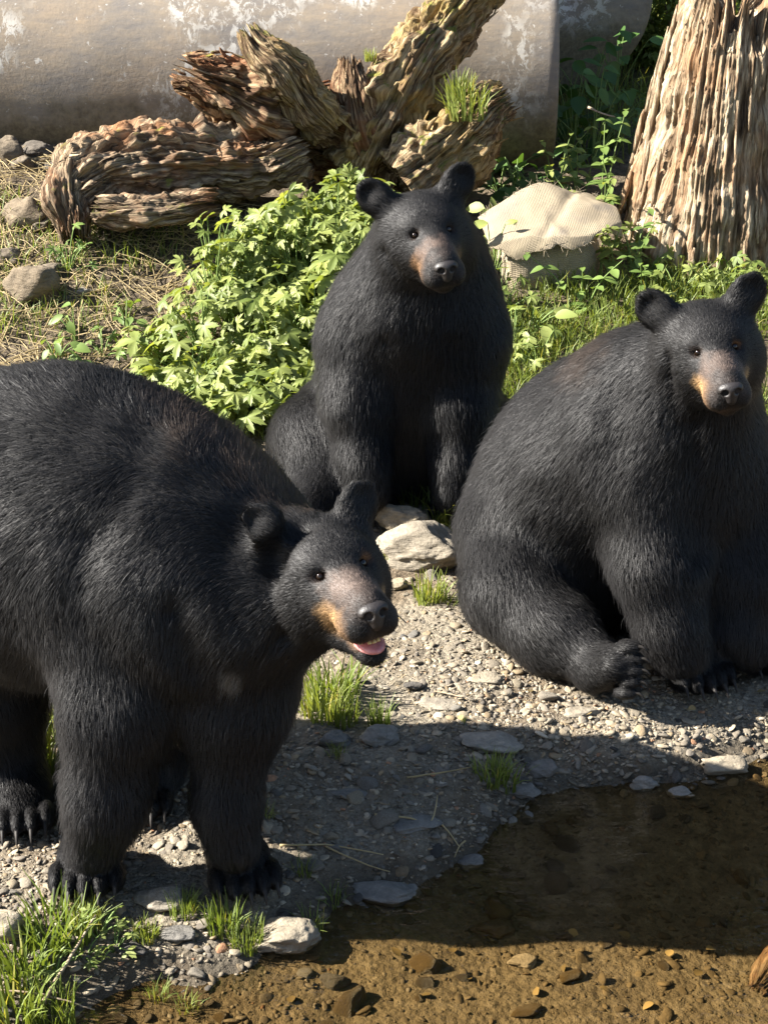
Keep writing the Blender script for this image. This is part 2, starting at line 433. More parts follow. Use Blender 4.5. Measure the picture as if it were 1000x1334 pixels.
def rock_verts(sub, seed, planes=16, rough=0.05, soft=34):
    r = np.random.default_rng(seed)
    v, f = ICO[sub]
    n = r.normal(size=(planes, 3)); n /= np.linalg.norm(n, axis=1)[:, None]
    d = r.uniform(0.62, 1.0, planes)
    dots = v @ n.T
    rr = np.where(dots > 0.05, d[None] / np.maximum(dots, 0.05), 9)
    rr = np.minimum(rr, 1.25)
    rad = -np.log(np.mean(np.exp(-soft * rr), axis=1) * planes) / soft
    rad = np.clip(rad, 0.3, 1.3)
    p = v * rad[:, None]
    if rough:
        p = p + v * (rough * fbm(p + seed * 3.1, 2.6, seed, 5, 0.6))[:, None]
        p = p + v * (0.5 * rough * np.floor(3 * vnoise(p @ rotx(0.5).T * [1, 1, 2.6], 2.4, seed + 9)) / 3)[:, None]
    return p, f

def rotz(a):
    c_, s_ = math.cos(a), math.sin(a); return np.array([[c_, -s_, 0], [s_, c_, 0], [0, 0, 1]])
def rotx(a):
    c_, s_ = math.cos(a), math.sin(a); return np.array([[1, 0, 0], [0, c_, -s_], [0, s_, c_]])

def rock(px, py, w_px, hfrac, label, mat='rock_tan', seed=1, depth=0.8, name='rock', sink=0.3, rot=0.0, sub=4, cat='rock', loc=None, group=None, tilt=0.0, rough=0.09):
    """A boulder whose foot is seen at px, py and which is w_px pixels wide."""
    q = on_ground(px, py) if loc is None else np.array(loc)
    d = q[1] * CP + (CAM_H - q[2]) * SP
    w = w_px * d / FPX
    v, f = rock_verts(sub, seed, rough=rough)
    v = v @ rotz(seed * 1.7).T
    ext = v.max(0) - v.min(0)
    v = (v - (v.max(0) + v.min(0)) / 2) / ext * np.array([w, w * depth, w * hfrac])
    v = v @ rotx(tilt).T @ rotz(rot).T
    v[:, 2] += w * hfrac * (0.5 - sink)
    o = link(name, mesh_from(name, v, f), M[mat])
    o.location = (q[0], q[1] + w * depth * 0.4, gz(q[0], q[1] + w * depth * 0.4))
    tag(o, label, cat, group)
    return o

def tube(path, radii, nseg=10, seed=0, amp=0.0, cap=True):
    """Tapered tube through a polyline; returns verts, faces, grain."""
    path = np.asarray(path, float); radii = np.asarray(radii, float)
    T = np.gradient(path, axis=0); T /= np.linalg.norm(T, axis=1)[:, None] + 1e-9
    up = np.array([0, 0, 1.0]) if abs(T[0][2]) < 0.9 else np.array([1.0, 0, 0])
    N = np.cross(T[0], up); N /= np.linalg.norm(N)
    vs = []
    for i in range(len(path)):
        N = N - T[i] * (N @ T[i]); N /= np.linalg.norm(N); B = np.cross(T[i], N)
        a = np.arange(nseg) * 2 * np.pi / nseg
        vs.append(path[i] + radii[i] * (np.cos(a)[:, None] * N + np.sin(a)[:, None] * B))
    V = np.concatenate(vs)
    if amp: V = V + amp * np.stack([vnoise(V, 30, seed + k) for k in range(3)], -1)
    F = []
    for i in range(len(path) - 1):
        for j in range(nseg):
            a, b = i * nseg + j, i * nseg + (j + 1) % nseg
            F.append((a, b, b + nseg, a + nseg))
    if cap:
        F.append(tuple(range(nseg))[::-1]); F.append(tuple(len(V) - nseg + k for k in range(nseg)))
    return V, F

def spline(pts, n):
    pts = np.asarray(pts, float); m = len(pts)
    t = np.linspace(0, m - 1, n); i = np.clip(t.astype(int), 0, m - 2); f = (t - i)[:, None]
    g_ = lambda k: pts[np.clip(k, 0, m - 1)]
    p0, p1, p2, p3 = g_(i - 1), g_(i), g_(i + 1), g_(i + 2)
    return 0.5 * ((2 * p1) + (-p0 + p2) * f + (2 * p0 - 5 * p1 + 4 * p2 - p3) * f ** 2 + (-p0 + 3 * p1 - 3 * p2 + p3) * f ** 3)

def gnarly(ctrl, radii, nlen=90, nang=150, seed=0, ridge=0.16, ridge_f=7.0, lump=0.15, ragged0=0.0, ragged1=0.1, squash=None, grain_l=1.6, flare=None, twist=0.0, chips=0.10, pits=1.0, warp=0.06, crumb=0.24, cracks=0.16):
    """Rotten wood: a tube with ridges along the grain, lumps and broken ragged ends. Returns verts, faces, grain vectors."""
    P = spline(ctrl, nlen); Rd = np.maximum(spline(np.asarray(radii)[:, None], nlen)[:, 0], 0.004)
    T = np.gradient(P, axis=0); seg = np.linalg.norm(T, axis=1); T /= seg[:, None]
    L = np.concatenate([[0], np.cumsum(np.linalg.norm(np.diff(P, axis=0), axis=1))])
    up = np.array([0, 0, 1.0]) if abs(T[0][2]) < 0.8 else np.array([0, 1.0, 0])
    N = np.cross(T[0], up); N /= np.linalg.norm(N)
    a = np.arange(nang) * 2 * np.pi / nang
    ca, sa = np.cos(a), np.sin(a)
    V = np.zeros((nlen, nang, 3)); G = np.zeros((nlen, nang, 3))
    rag0 = ragged0 * (np.abs(fbm(np.stack([ca, sa, 0 * a], -1), 4.5, seed + 90, 4, 0.7)))
    rag1 = ragged1 * (np.abs(fbm(np.stack([ca, sa, 0 * a], -1), 4.5, seed + 91, 4, 0.7)))
    for i in range(nlen):
        N = N - T[i] * (N @ T[i]); N /= np.linalg.norm(N); B = np.cross(T[i], N)
        al = L[i]
        aa = a + twist * al
        q = np.stack([np.cos(aa), np.sin(aa), np.full(nang, al * grain_l / ridge_f * 2)], -1)
        wz = np.stack([np.cos(aa) * 0.8, np.sin(aa) * 0.8, np.full(nang, al * 3.0)], -1)
        q = q + warp * np.stack([vnoise(wz, 2.5, seed + 71), vnoise(wz, 2.5, seed + 72), vnoise(wz, 2.5, seed + 73)], -1)
        rn = 1 - np.abs(fbm(q, ridge_f, seed, 4, 0.62))
        r2 = 1 - np.abs(vnoise(q, ridge_f * 0.38, seed + 7))
        lm = fbm(np.stack([ca * 0.7, sa * 0.7, np.full(nang, al * 2.2)], -1), 1.6, seed + 31, 3)
        ch = vnoise(q * np.array([1, 1, 1.8]), ridge_f * 0.55, seed + 81); chip = np.floor(ch * 3.2 + 0.25 * vnoise(q, ridge_f * 2, seed + 82)) / 3.2
        pit = np.minimum(0, fbm(np.stack([ca * Rd[i] * 6, sa * Rd[i] * 6, np.full(nang, al * 6)], -1), 2.0, seed + 85, 3) + 0.25)
        iso = np.stack([ca * Rd[i], sa * Rd[i], np.full(nang, al * 0.6)], -1) + 0.03 * np.stack([vnoise(wz, 6, seed + 61), vnoise(wz, 6, seed + 62), 0 * ca], -1)
        i1 = vnoise(iso, 16, seed + 41) + 0.5 * vnoise(iso, 38, seed + 42) + 0.3 * vnoise(iso, 85, seed + 43)
        crumb_ = 0.55 * np.floor(i1 * 3.0) / 3.0 + 0.45 * i1
        r = Rd[i] * (1 + ridge * (rn - 0.6) + ridge * 0.45 * (r2 - 0.6) + lump * lm + chips * chip + 0.22 * pits * pit + crumb * crumb_ - cracks * np.exp(-(vnoise(q, ridge_f * 0.30, seed + 51) / 0.07) ** 2) - 0.5 * cracks * np.exp(-(vnoise(q, ridge_f * 0.7, seed + 52) / 0.08) ** 2))
        if squash is not None: r = r * (1 + squash[0] * np.cos(2 * (a - squash[1])))
        if flare is not None: r = r * (1 + flare[0] * max(0, 1 - al / flare[1]) ** 2 * (0.4 + 0.6 * np.cos(flare[2] * a + seed)))
        V[i] = P[i] + r[:, None] * (ca[:, None] * N + sa[:, None] * B)
        w0 = max(0, 1 - al / 0.25) if ragged0 else 0; w1 = max(0, 1 - (L[-1] - al) / 0.25) if ragged1 else 0
        V[i] += T[i] * (rag0 * w0 - rag1 * w1)[:, None]
        G[i] = np.stack([ca * 0.16, sa * 0.16, np.full(nang, al)], -1)
    verts = V.reshape(-1, 3); grain = G.reshape(-1, 3)
    ii = np.arange(nlen * nang).reshape(nlen, nang)
    j2 = np.roll(ii, -1, axis=1)
    F = np.stack([ii[:-1], j2[:-1], j2[1:], ii[1:]], -1).reshape(-1, 4)
    # hollow broken ends: two inner rings and a centre
    extra, eg, ef = [], [], []
    base = len(verts)
    for end, sgn in ((0, 1), (nlen - 1, -1)):
        ring = V[end]; c0 = ring.mean(0)
        st = base + len(extra)
        for kf, dp in ((0.72, 0.25), (0.4, 0.42), (0.05, 0.3)):
            rr = c0 + (ring - c0) * kf + T[end] * sgn * Rd[end] * dp * (0.5 + 0.7 * np.abs(vnoise(np.stack([ca * kf * 4, sa * kf * 4, 0 * a], -1), 1.5, seed + 5)))[:, None]
            extra += rr.tolist(); eg += np.stack([ca * 0.16 * kf, sa * 0.16 * kf, np.full(nang, L[end] + kf * .2)], -1).tolist()
        rings = [ii[end]] + [st + k * nang + np.arange(nang) for k in range(3)]
        for r0, r1 in zip(rings[:-1], rings[1:]):
            q = np.stack([r0, r1, np.roll(r1, -1), np.roll(r0, -1)], -1)
            ef.append(q if sgn > 0 else q[:, ::-1])
    verts = np.concatenate([verts, np.array(extra)]); grain = np.concatenate([grain, np.array(eg)])
    F = np.concatenate([F] + ef)
    return verts, F, grain

def wood_obj(name, parent, mat, **kw):
    v, f, gr = gnarly(**kw)
    me = mesh_from(name, v, f)
    a = me.attributes.new('grain', 'FLOAT_VECTOR', 'POINT'); a.data.foreach_set('vector', gr.astype(np.float32).ravel())
    return wlink(name, me, M[mat], parent)
print('setup', round(time.time() - T0, 1))
#==PART2==
# ------------------------------------------------------------------ pipes
def pipe(name, label, p0, p1, rad, thick, nseg=144, nlen=60):
    p0, p1 = np.array(p0, float), np.array(p1, float)
    L = np.linalg.norm(p1 - p0); ax = (p1 - p0) / L
    prof = [(0.0, rad - thick), (0.0, rad - 0.012), (0.012, rad)] + [(t, rad) for t in np.linspace(0.05, L - 0.05, nlen)] + [(L - 0.012, rad), (L, rad - 0.012)] + ([(L - 0.004, rad - 0.03), (L - 0.006, rad * 0.7), (L - 0.005, rad * 0.35)] if thick > 0.3 else []) + [(L, rad - thick), (L - 0.4, rad - thick), (0.4, rad - thick)]
    a = np.arange(nseg) * 2 * np.pi / nseg
    V = np.array([[t, r * math.cos(x), r * math.sin(x)] for t, r in prof for x in a])
    dent = 0.006 * fbm(V, 2.2, 5, 4)
    rr = np.linalg.norm(V[:, 1:], axis=1)[:, None]
    V[:, 1:] += V[:, 1:] / rr * dent[:, None]
    m = len(prof); ii = np.arange(m * nseg).reshape(m, nseg)
    nxt = np.roll(ii, -1, 0); F = np.stack([ii, np.roll(ii, -1, 1), np.roll(nxt, -1, 1), nxt], -1).reshape(-1, 4)
    o = link(name, mesh_from(name, V, F), M['pipe'])
    o.location = p0; o.rotation_euler = (0, 0, math.atan2(ax[1], ax[0]))
    # sharp rims
    return tag(o, label, 'pipe')
_e = at(724, 120, 7.95)
pipe('concrete_pipe', 'long weathered grey pipe with flaking white paint lying across the back', (_e[0] - 6.5, 8.50, 1.08), (_e[0], 8.66, 1.00), 0.66, 0.10)
_e2 = at(736, 4, 9.35)
pipe('concrete_pipe', 'dark shaded round end of a second pipe right of the long one', (_e2[0] - 0.18, 10.25, _e2[2] + 0.02), tuple(_e2), 0.46, 0.4585, nlen=30)

# ------------------------------------------------------------------ rotten wood
st_base = on_ground(925, 345)
stump = thing('tree_stump', 'tall splintered rotten tree stump at right edge, upright and pale brown', 'stump', tuple(st_base))
top = at(962, -25, st_base[1] + 0.22)
bs = st_base + np.array([0.03, 0.28, -0.15])
wood_obj('trunk', stump, 'wood_stump', ctrl=[bs, bs * 0.66 + top * 0.34, bs * 0.3 + top * 0.7, top], radii=[0.42, 0.35, 0.285, 0.225], nlen=150, nang=420, seed=4,
         ridge=0.05, ridge_f=28.0, crumb=0.02, cracks=0.07, lump=0.09, ragged1=0.16, flare=(0.14, 0.5, 3), grain_l=0.75, twist=0.10, chips=0.045, pits=0.25, warp=0.012)
def stump_r(t): return float(np.interp(t, [0, 0.33, 0.7, 1], [0.46, 0.35, 0.28, 0.215]))
ax_s = (top - bs); Ls = np.linalg.norm(ax_s); ax_s = ax_s / Ls
e1 = nrm0 = np.cross(ax_s, [0, 1.0, 0]); e1 /= np.linalg.norm(e1); e2 = np.cross(ax_s, e1)
rs = np.random.default_rng(3)
for i in range(120):
    # loose fibre strips lying along the trunk on the side in view
    th = rs.uniform(-0.2, np.pi + 0.2) if i % 4 else rs.uniform(0, 6.28)
    t0 = rs.uniform(0.02, 0.72); ln = rs.uniform(0.10, 0.42)
    ts = np.linspace(t0, min(0.99, t0 + ln), 9)
    w = rs.uniform(0.005, 0.016); thk = w * rs.uniform(0.5, 0.8)
    path = []
    lift = rs.uniform(0.98, 1.05)
    for t in ts:
        a_ = th + 0.12 * t * Ls + 0.03 * math.sin(3 * t + i)
        r_ = stump_r(t) * lift + 0.006 * math.sin(5 * t + i)
        path.append(bs + ax_s * t * Ls + r_ * (math.cos(a_) * e1 - math.sin(a_) * e2))
    prof = np.sin(np.linspace(0.15, 3.0, 9)) ** 0.5 * w
    pv, pf = tube(path, prof, 6, i, 0.0025)
    me = mesh_from('splinter', pv, pf)
    gr = np.stack([pv[:, 0], pv[:, 1], pv[:, 2]], -1) + rs.uniform(0, 3, 3)
    aa = me.attributes.new('grain', 'FLOAT_VECTOR', 'POINT'); aa.data.foreach_set('vector', gr.astype(np.float32).ravel())
    wlink('splinter', me, M['wood_stump'], stump)

def shards(parent, mat, ctrl, radii, n, seed):
    """Loose splinters and flakes standing proud along the grain of a rotten limb."""
    r = np.random.default_rng(seed); P = spline(ctrl, 40); Rr = spline(np.array(radii)[:, None], 40)[:, 0]
    T = np.gradient(P, axis=0); T /= np.linalg.norm(T, axis=1)[:, None]
    for k in range(n):
        i = r.integers(2, 37); a = r.uniform(0, 6.283)
        e = np.cross(T[i], [0.1, 0.3, 1.0]); e /= np.linalg.norm(e); e3 = np.cross(T[i], e)
        nr = math.cos(a) * e + math.sin(a) * e3
        ln = r.uniform(0.03, 0.12); w = r.uniform(0.004, 0.011)
        p0 = P[i] + nr * Rr[i] * r.uniform(0.80, 0.95); sgn = r.choice([-1, 1])
        p1 = p0 + sgn * T[i] * ln + nr * r.uniform(0.0, 0.035)
        pv, pf = tube(spline([p0 - sgn * T[i] * 0.02 - nr * 0.01, p0, (p0 + p1) / 2 + r.normal(size=3) * 0.004, p1], 6), w * np.array([.7, 1, 1, .85, .6, .15]), 5, k, 0.002)
        me = mesh_from('splinter', pv, pf)
        ga = me.attributes.new('grain', 'FLOAT_VECTOR', 'POINT'); ga.data.foreach_set('vector', (np.stack([pv @ e, pv @ e3, pv @ T[i]], -1) + r.uniform(0, 3, 3)).astype(np.float32).ravel())
        wlink('splinter', me, M[mat], parent)
lg0 = on_ground(200, 300)
log = thing('rotten_log', 'crumbling brown rotten log lying flat in straw at left', 'log', tuple(lg0))
def A_(px, py, Y): return at(px, py, Y)
wood_obj('trunk', log, 'wood_log', ctrl=[A_(78, 262, 7.15), A_(140, 226, 7.25), A_(230, 215, 7.35), A_(330, 215, 7.45), A_(400, 190, 7.5)], radii=[0.10, 0.155, 0.165, 0.15, 0.12],
         nlen=130, nang=170, seed=21, ridge=0.10, ridge_f=6.0, lump=0.24, ragged0=0.15, ragged1=0.1, grain_l=4.0)
wood_obj('broken_limb', log, 'wood_log', ctrl=[A_(95, 200, 7.3), A_(92, 250, 7.12), A_(100, 320, 7.0)], radii=[0.06, 0.095, 0.07], nlen=60, nang=90, seed=25, ridge=0.10, ridge_f=5, lump=0.3, ragged1=0.1)
wood_obj('slab', log, 'wood_log', ctrl=[A_(120, 275, 7.05), A_(200, 275, 7.05), A_(290, 262, 7.1)], radii=[0.055, 0.085, 0.05], nlen=80, nang=90, seed=29, ridge=0.10, ridge_f=5, lump=0.35, ragged0=0.1, ragged1=0.1)

rt0 = on_ground(480, 240)
root = thing('uprooted_stump', 'gnarled uprooted stump with broken root arms behind the middle bear', 'stump', tuple(rt0))
# leaning trunk to the upper right
wood_obj('leaning_trunk', root, 'wood_mossy', ctrl=[A_(475, 225, 7.65), A_(505, 160, 7.65), A_(545, 85, 7.70), A_(585, 30, 7.80), A_(650, -55, 7.90)], radii=[0.156, 0.172, 0.151, 0.130, 0.114],
         nlen=120, nang=160, seed=41, ridge=0.10, ridge_f=6.5, lump=0.18, squash=(0.15, 0.6), grain_l=3.5)
# mossy shoulder on its right
wood_obj('mossy_flank', root, 'wood_mossy', ctrl=[A_(520, 240, 7.45), A_(575, 200, 7.50), A_(625, 150, 7.55), A_(662, 125, 7.60)], radii=[0.156, 0.172, 0.130, 0.073], nlen=90, nang=140, seed=47,
         ridge=0.09, ridge_f=5.5, lump=0.26, ragged1=0.1)
# thick root arm reaching left with a broken face
wood_obj('root_arm', root, 'wood_root', ctrl=[A_(470, 170, 7.75), A_(410, 150, 7.65), A_(340, 135, 7.55), A_(270, 105, 7.45), A_(238, 92, 7.40)], radii=[0.146, 0.156, 0.172, 0.140, 0.088],
         nlen=110, nang=160, seed=51, ridge=0.10, ridge_f=5.5, lump=0.26, ragged1=0.16, squash=(0.2, 0.3))
wood_obj('root_spur', root, 'wood_mossy', ctrl=[A_(430, 165, 7.50), A_(395, 130, 7.45), A_(365, 85, 7.40), A_(335, 60, 7.40), A_(318, 34, 7.42)], radii=[0.109, 0.109, 0.088, 0.062, 0.031],
         nlen=90, nang=120, seed=57, ridge=0.10, ridge_f=5.0, lump=0.26, ragged1=0.1)
wood_obj('root_knob', root, 'wood_root', ctrl=[A_(480, 190, 7.60), A_(462, 130, 7.55), A_(455, 70, 7.60)], radii=[0.104, 0.088, 0.047], nlen=60, nang=100, seed=61, ridge=0.10, ridge_f=5, lump=0.3, ragged1=0.12)
wood_obj('root_foot', root, 'wood_root', ctrl=[A_(330, 165, 7.65), A_(410, 195, 7.80), A_(500, 215, 7.80)], radii=[0.094, 0.135, 0.125], nlen=70, nang=110, seed=67, ridge=0.10, ridge_f=5, lump=0.3)

shards(log, 'wood_log', [A_(78, 262, 7.15), A_(140, 226, 7.25), A_(230, 215, 7.35), A_(330, 215, 7.45), A_(400, 190, 7.5)], [0.10, 0.155, 0.165, 0.15, 0.12], 60, 1)
shards(root, 'wood_mossy', [A_(475, 225, 7.65), A_(505, 160, 7.65), A_(545, 85, 7.7), A_(585, 30, 7.8), A_(650, -55, 7.9)], [0.15, 0.17, 0.15, 0.13, 0.11], 40, 2)
shards(root, 'wood_root', [A_(470, 170, 7.75), A_(410, 150, 7.65), A_(340, 135, 7.55), A_(270, 105, 7.45), A_(238, 92, 7.4)], [0.14, 0.155, 0.17, 0.14, 0.088], 50, 3)
shards(root, 'wood_mossy', [A_(430, 165, 7.5), A_(395, 130, 7.45), A_(365, 85, 7.4), A_(335, 60, 7.4)], [0.105, 0.108, 0.088, 0.06], 30, 4)
shards(root, 'wood_mossy', [A_(520, 240, 7.45), A_(575, 200, 7.5), A_(625, 150, 7.55), A_(662, 125, 7.6)], [0.15, 0.17, 0.13, 0.07], 30, 5)
dl = on_ground(1000, 1296)
dlo = thing('driftwood', 'end of a small pale driftwood log in the water, lower right corner', 'driftwood', tuple(dl))
wood_obj('trunk', dlo, 'wood_log', ctrl=[at(984, 1292, dl[1]), at(1010, 1268, dl[1] + 0.05), at(1060, 1235, dl[1] + 0.12)], radii=[0.022, 0.042, 0.05], nlen=50, nang=70, seed=71, ridge=0.25, ridge_f=4.5, lump=0.2, ragged0=0.03, ragged1=0.0)

# ------------------------------------------------------------------ burlap sack: draped sheet over a hump, hem folded over
def sack():
    base = on_ground(715, 392)
    c = base + np.array([0.0, 0.22, 0.0])
    o = thing('burlap_sack', 'tan burlap sack slumped over the bank beside the tall stump', 'sack', tuple(base))
    def sheet(name, rx, ry, rz, zc, seed, v0, v1, grow):
        nu, nv = 160, 90
        U, Vv = np.meshgrid(np.linspace(0, 2 * np.pi, nu, endpoint=False), np.linspace(v0, v1, nv), indexing='ij')
        sg = lambda q, e: np.sign(q) * np.abs(q) ** e
        cu, su = sg(np.cos(U), 0.8), sg(np.sin(U), 0.8)
        cv, sv_ = sg(np.cos(Vv * np.pi), 0.62), np.sin(Vv * np.pi) ** 0.62
        D = np.stack([cu * sv_, su * sv_, cv], -1)
        fold = fbm(D * [1.3, 1.3, 1.0] + 3, 1.3, seed, 3, 0.4)
        crease = -np.abs(vnoise(D * [1.2, 1.9, 1.2] + 1, 2.3, seed + 3))
        k = 1 + 0.10 * fold + 0.06 * crease + grow
        hem = 0.035 * np.sin(U * 5 + 2 * fold) * np.clip((Vv - v1 + 0.1) / 0.1, 0, 1) if grow else 0
        P = D * np.stack([k * rx, k * ry, k * rz], -1)
        P[..., 2] += hem
        P = P.reshape(-1, 3)
        P = P @ rotx(0.22).T @ rotz(0.25).T
        V = P + c + [0, 0, zc] + np.stack([vnoise(P, 14, seed + k2) for k2 in range(3)], -1) * 0.0015
        ii = np.arange(nu * nv).reshape(nu, nv); r_ = np.roll(ii, -1, 0)
        F = np.stack([ii[:, :-1], ii[:, 1:], r_[:, 1:], r_[:, :-1]], -1).reshape(-1, 4)
        me = mesh_from(name, V, F)
        G = np.stack([V[:, 0] * 1.0, V[:, 1] * 0.8 + V[:, 2] * 0.8, 0 * V[:, 0]], -1)
        a = me.attributes.new('grain', 'FLOAT_VECTOR', 'POINT'); a.data.foreach_set('vector', G.astype(np.float32).ravel())
        ob = wlink(name, me, M['burlap'], o)
        sm = ob.modifiers.new('thickness', 'SOLIDIFY'); sm.thickness = 0.006
        return V.reshape(nu, nv, 3)
    sheet('bag', 0.21, 0.15, 0.19, 0.08, 5, 0.004, 0.85, 0.0)
    # the empty upper half folded forward over the lip
    nu, nv = 110, 80
    U, Vv = np.meshgrid(np.linspace(-1, 1, nu), np.linspace(0, 1, nv), indexing='ij')
    edge = -0.14 * U ** 2 + 0.03 * fbm(np.stack([U * 2, 0 * U, 0 * U], -1), 1.6, 12, 3)
    sdist = 0.02 + Vv * (0.35 + edge)                 # distance along the cloth from the back
    lip = 0.30 + 0.03 * np.sin(U * 3) - 0.10 * U ** 2
    Yl = np.where(sdist < lip, sdist, lip + 0.018 * np.sin(np.clip((sdist - lip) / 0.05, 0, 1.57)))
    Zl = np.where(sdist < lip, -0.50 * sdist - 0.25 * sdist ** 2, -0.50 * lip - 0.25 * lip ** 2 - 0.95 * np.maximum(sdist - lip, 0))
    wr = fbm(np.stack([U * 1.0, Vv * 1.3, 0 * U], -1), 1.5, 15, 3, 0.28)
    fold1 = -0.03 * np.exp(-((U * 0.9 + Vv * 0.8 - 0.5) / 0.10) ** 2) + 0.02 * np.exp(-((U * 0.7 - Vv * 0.6 + 0.4) / 0.13) ** 2)
    X = c[0] + U * (0.265 + 0.02 * wr) + 0.05 * (Vv - 0.5)
    Y = c[1] + 0.10 - Yl + 0.014 * wr + 0.05 * U
    Z = c[2] + 0.39 + Zl * 0.85 - 0.06 * np.abs(U) ** 3 + 0.022 * wr + fold1 * 0.35 + 0.025 * U
    V = np.stack([X, Y, Z], -1).reshape(-1, 3)
    ii = np.arange(nu * nv).reshape(nu, nv)
    me = mesh_from('folded_flap', V, np.stack([ii[:-1, :-1], ii[:-1, 1:], ii[1:, 1:], ii[1:, :-1]], -1).reshape(-1, 4))
    G = np.stack([U * 0.26, sdist, 0 * U], -1).reshape(-1, 3)
    a = me.attributes.new('grain', 'FLOAT_VECTOR', 'POINT'); a.data.foreach_set('vector', G.astype(np.float32).ravel())
    ob = wlink('folded_flap', me, M['burlap'], o); sm = ob.modifiers.new('thickness', 'SOLIDIFY'); sm.thickness = 0.006; sm.offset = 0
    fl = V.reshape(nu, nv, 3)
    # frayed threads along the hem
    fv, ff = [], []
    r_ = np.random.default_rng(2)
    for k in range(150):
        u = r_.integers(0, 110); vv = r_.choice([79, 79, 0, 0])
        p0 = fl[u, vv]; d = r_.normal(size=3) * 0.5 + (p0 - c) * 1.2; d /= np.linalg.norm(d)
        pv, pf = tube([p0, p0 + d * 0.012 + (0, 0, .004), p0 + d * 0.028 + r_.normal(size=3) * 0.006], [0.0011, 0.0009, 0.0005], 3, cap=False)
        ff += [tuple(i + len(fv) for i in q) for q in pf]; fv += pv.tolist()
    me = mesh_from('frayed_threads', np.array(fv), ff)
    a = me.attributes.new('grain', 'FLOAT_VECTOR', 'POINT'); a.data.foreach_set('vector', np.array(fv, dtype=np.float32).ravel())
    q = wlink('frayed_threads', me, M['burlap'], o); q['kind'] = 'stuff'
sack()

# ------------------------------------------------------------------ leafy plants
def palm_leaf(seed, lobes=5, spread=2.35, teeth=3, deep=0.45):
    """A lobed, toothed leaf blade of radius about 1 lying in xy with its stalk at the origin."""
    r = np.random.default_rng(seed)
    pts, mids = [], []
    for i in range(lobes):
        a = (i - (lobes - 1) / 2) / ((lobes - 1) / 2) * spread * 0.78
        Ln = (1.0 - 0.22 * abs(i - (lobes - 1) / 2) / ((lobes - 1) / 2)) * r.uniform(0.9, 1.08)
        hw = spread * 0.78 / (lobes - 1)
        lob = [(-0.98 * hw, deep * 0.75), (-0.75 * hw, 0.62), (-0.62 * hw, 0.60), (-0.42 * hw, 0.84), (-0.28 * hw, 0.79), (0.0, 1.0), (0.28 * hw, 0.79), (0.42 * hw, 0.84), (0.62 * hw, 0.60), (0.75 * hw, 0.62)]
        for da, rr in lob: pts.append((a + da, rr * Ln, abs(da) / hw))
    V = [(0, 0, 0)]; 
    for a, rr, off in pts:
        z = 0.16 * off * rr - 0.30 * rr * rr + 0.05 * math.sin(3 * a + seed)
        V.append((rr * math.sin(a), rr * math.cos(a), z))
    # half-way ring gives each lobe a fold
    n = len(pts); W = []
    for a, rr, off in pts:
        r2 = rr * 0.5
        W.append((r2 * math.sin(a), r2 * math.cos(a), 0.10 * off * r2 - 0.30 * r2 * r2 + 0.02))
    V += W
    F = []
    for i in range(n - 1):
        F.append((1 + i, 1 + n + i, 2 + n + i, 2 + i)); F.append((0, 2 + n + i, 1 + n + i))
    me = mesh_from('leaf', np.array(V), F)
    t = np.ones((len(V), 3)) * r.uniform(0.8, 1.1); t[0] *= 0.8; t[1 + n:] *= 0.92
    vcol(me, 'tint', t)
    return me
def ovate_leaf(seed, w=0.5):
    prof = [(0, 0.03), (0.12, 0.6), (0.3, 0.95), (0.5, 1.0), (0.72, 0.72), (0.88, 0.38), (1.0, 0.02)]
    V, F = [], []
    for t, ww in prof:
        z = -0.25 * t * t
        V += [(-w * 0.5 * ww, t, z + 0.12 * ww * w), (0, t, z), (w * 0.5 * ww, t, z + 0.12 * ww * w)]
    for i in range(len(prof) - 1):
        for j in (0, 1):
            a = i * 3 + j; F.append((a, a + 1, a + 4, a + 3))
    me = mesh_from('leaf', np.array(V), F)
    vcol(me, 'tint', np.ones((len(V), 3)) * np.random.default_rng(seed).uniform(0.8, 1.1)); return me
PALM = {}
OVATE = {}
def leaf_variants(mat):
    if mat not in PALM:
        PALM[mat] = [palm_leaf(i, lobes=[5, 5, 3, 5, 3, 5][i], spread=[2.3, 2.0, 1.5, 2.5, 1.7, 2.2][i]) for i in range(6)]
        OVATE[mat] = [ovate_leaf(i, [0.55, 0.65, 0.48][i]) for i in range(3)]
        for m in PALM[mat] + OVATE[mat]: m.materials.append(M[mat])
    return PALM[mat], OVATE[mat]

def frame_mat(pos, yvec, zvec, s):
    y = Vector(yvec).normalized(); z = Vector(zvec); z = (z - y * z.dot(y)).normalized(); x = y.cross(z)
    m = Matrix((( x.x, y.x, z.x, 0), (x.y, y.y, z.y, 0), (x.z, y.z, z.z, 0), (0, 0, 0, 1)))
    return Matrix.Translation(Vector(pos)) @ m @ Matrix.Diagonal((s, s, s, 1))

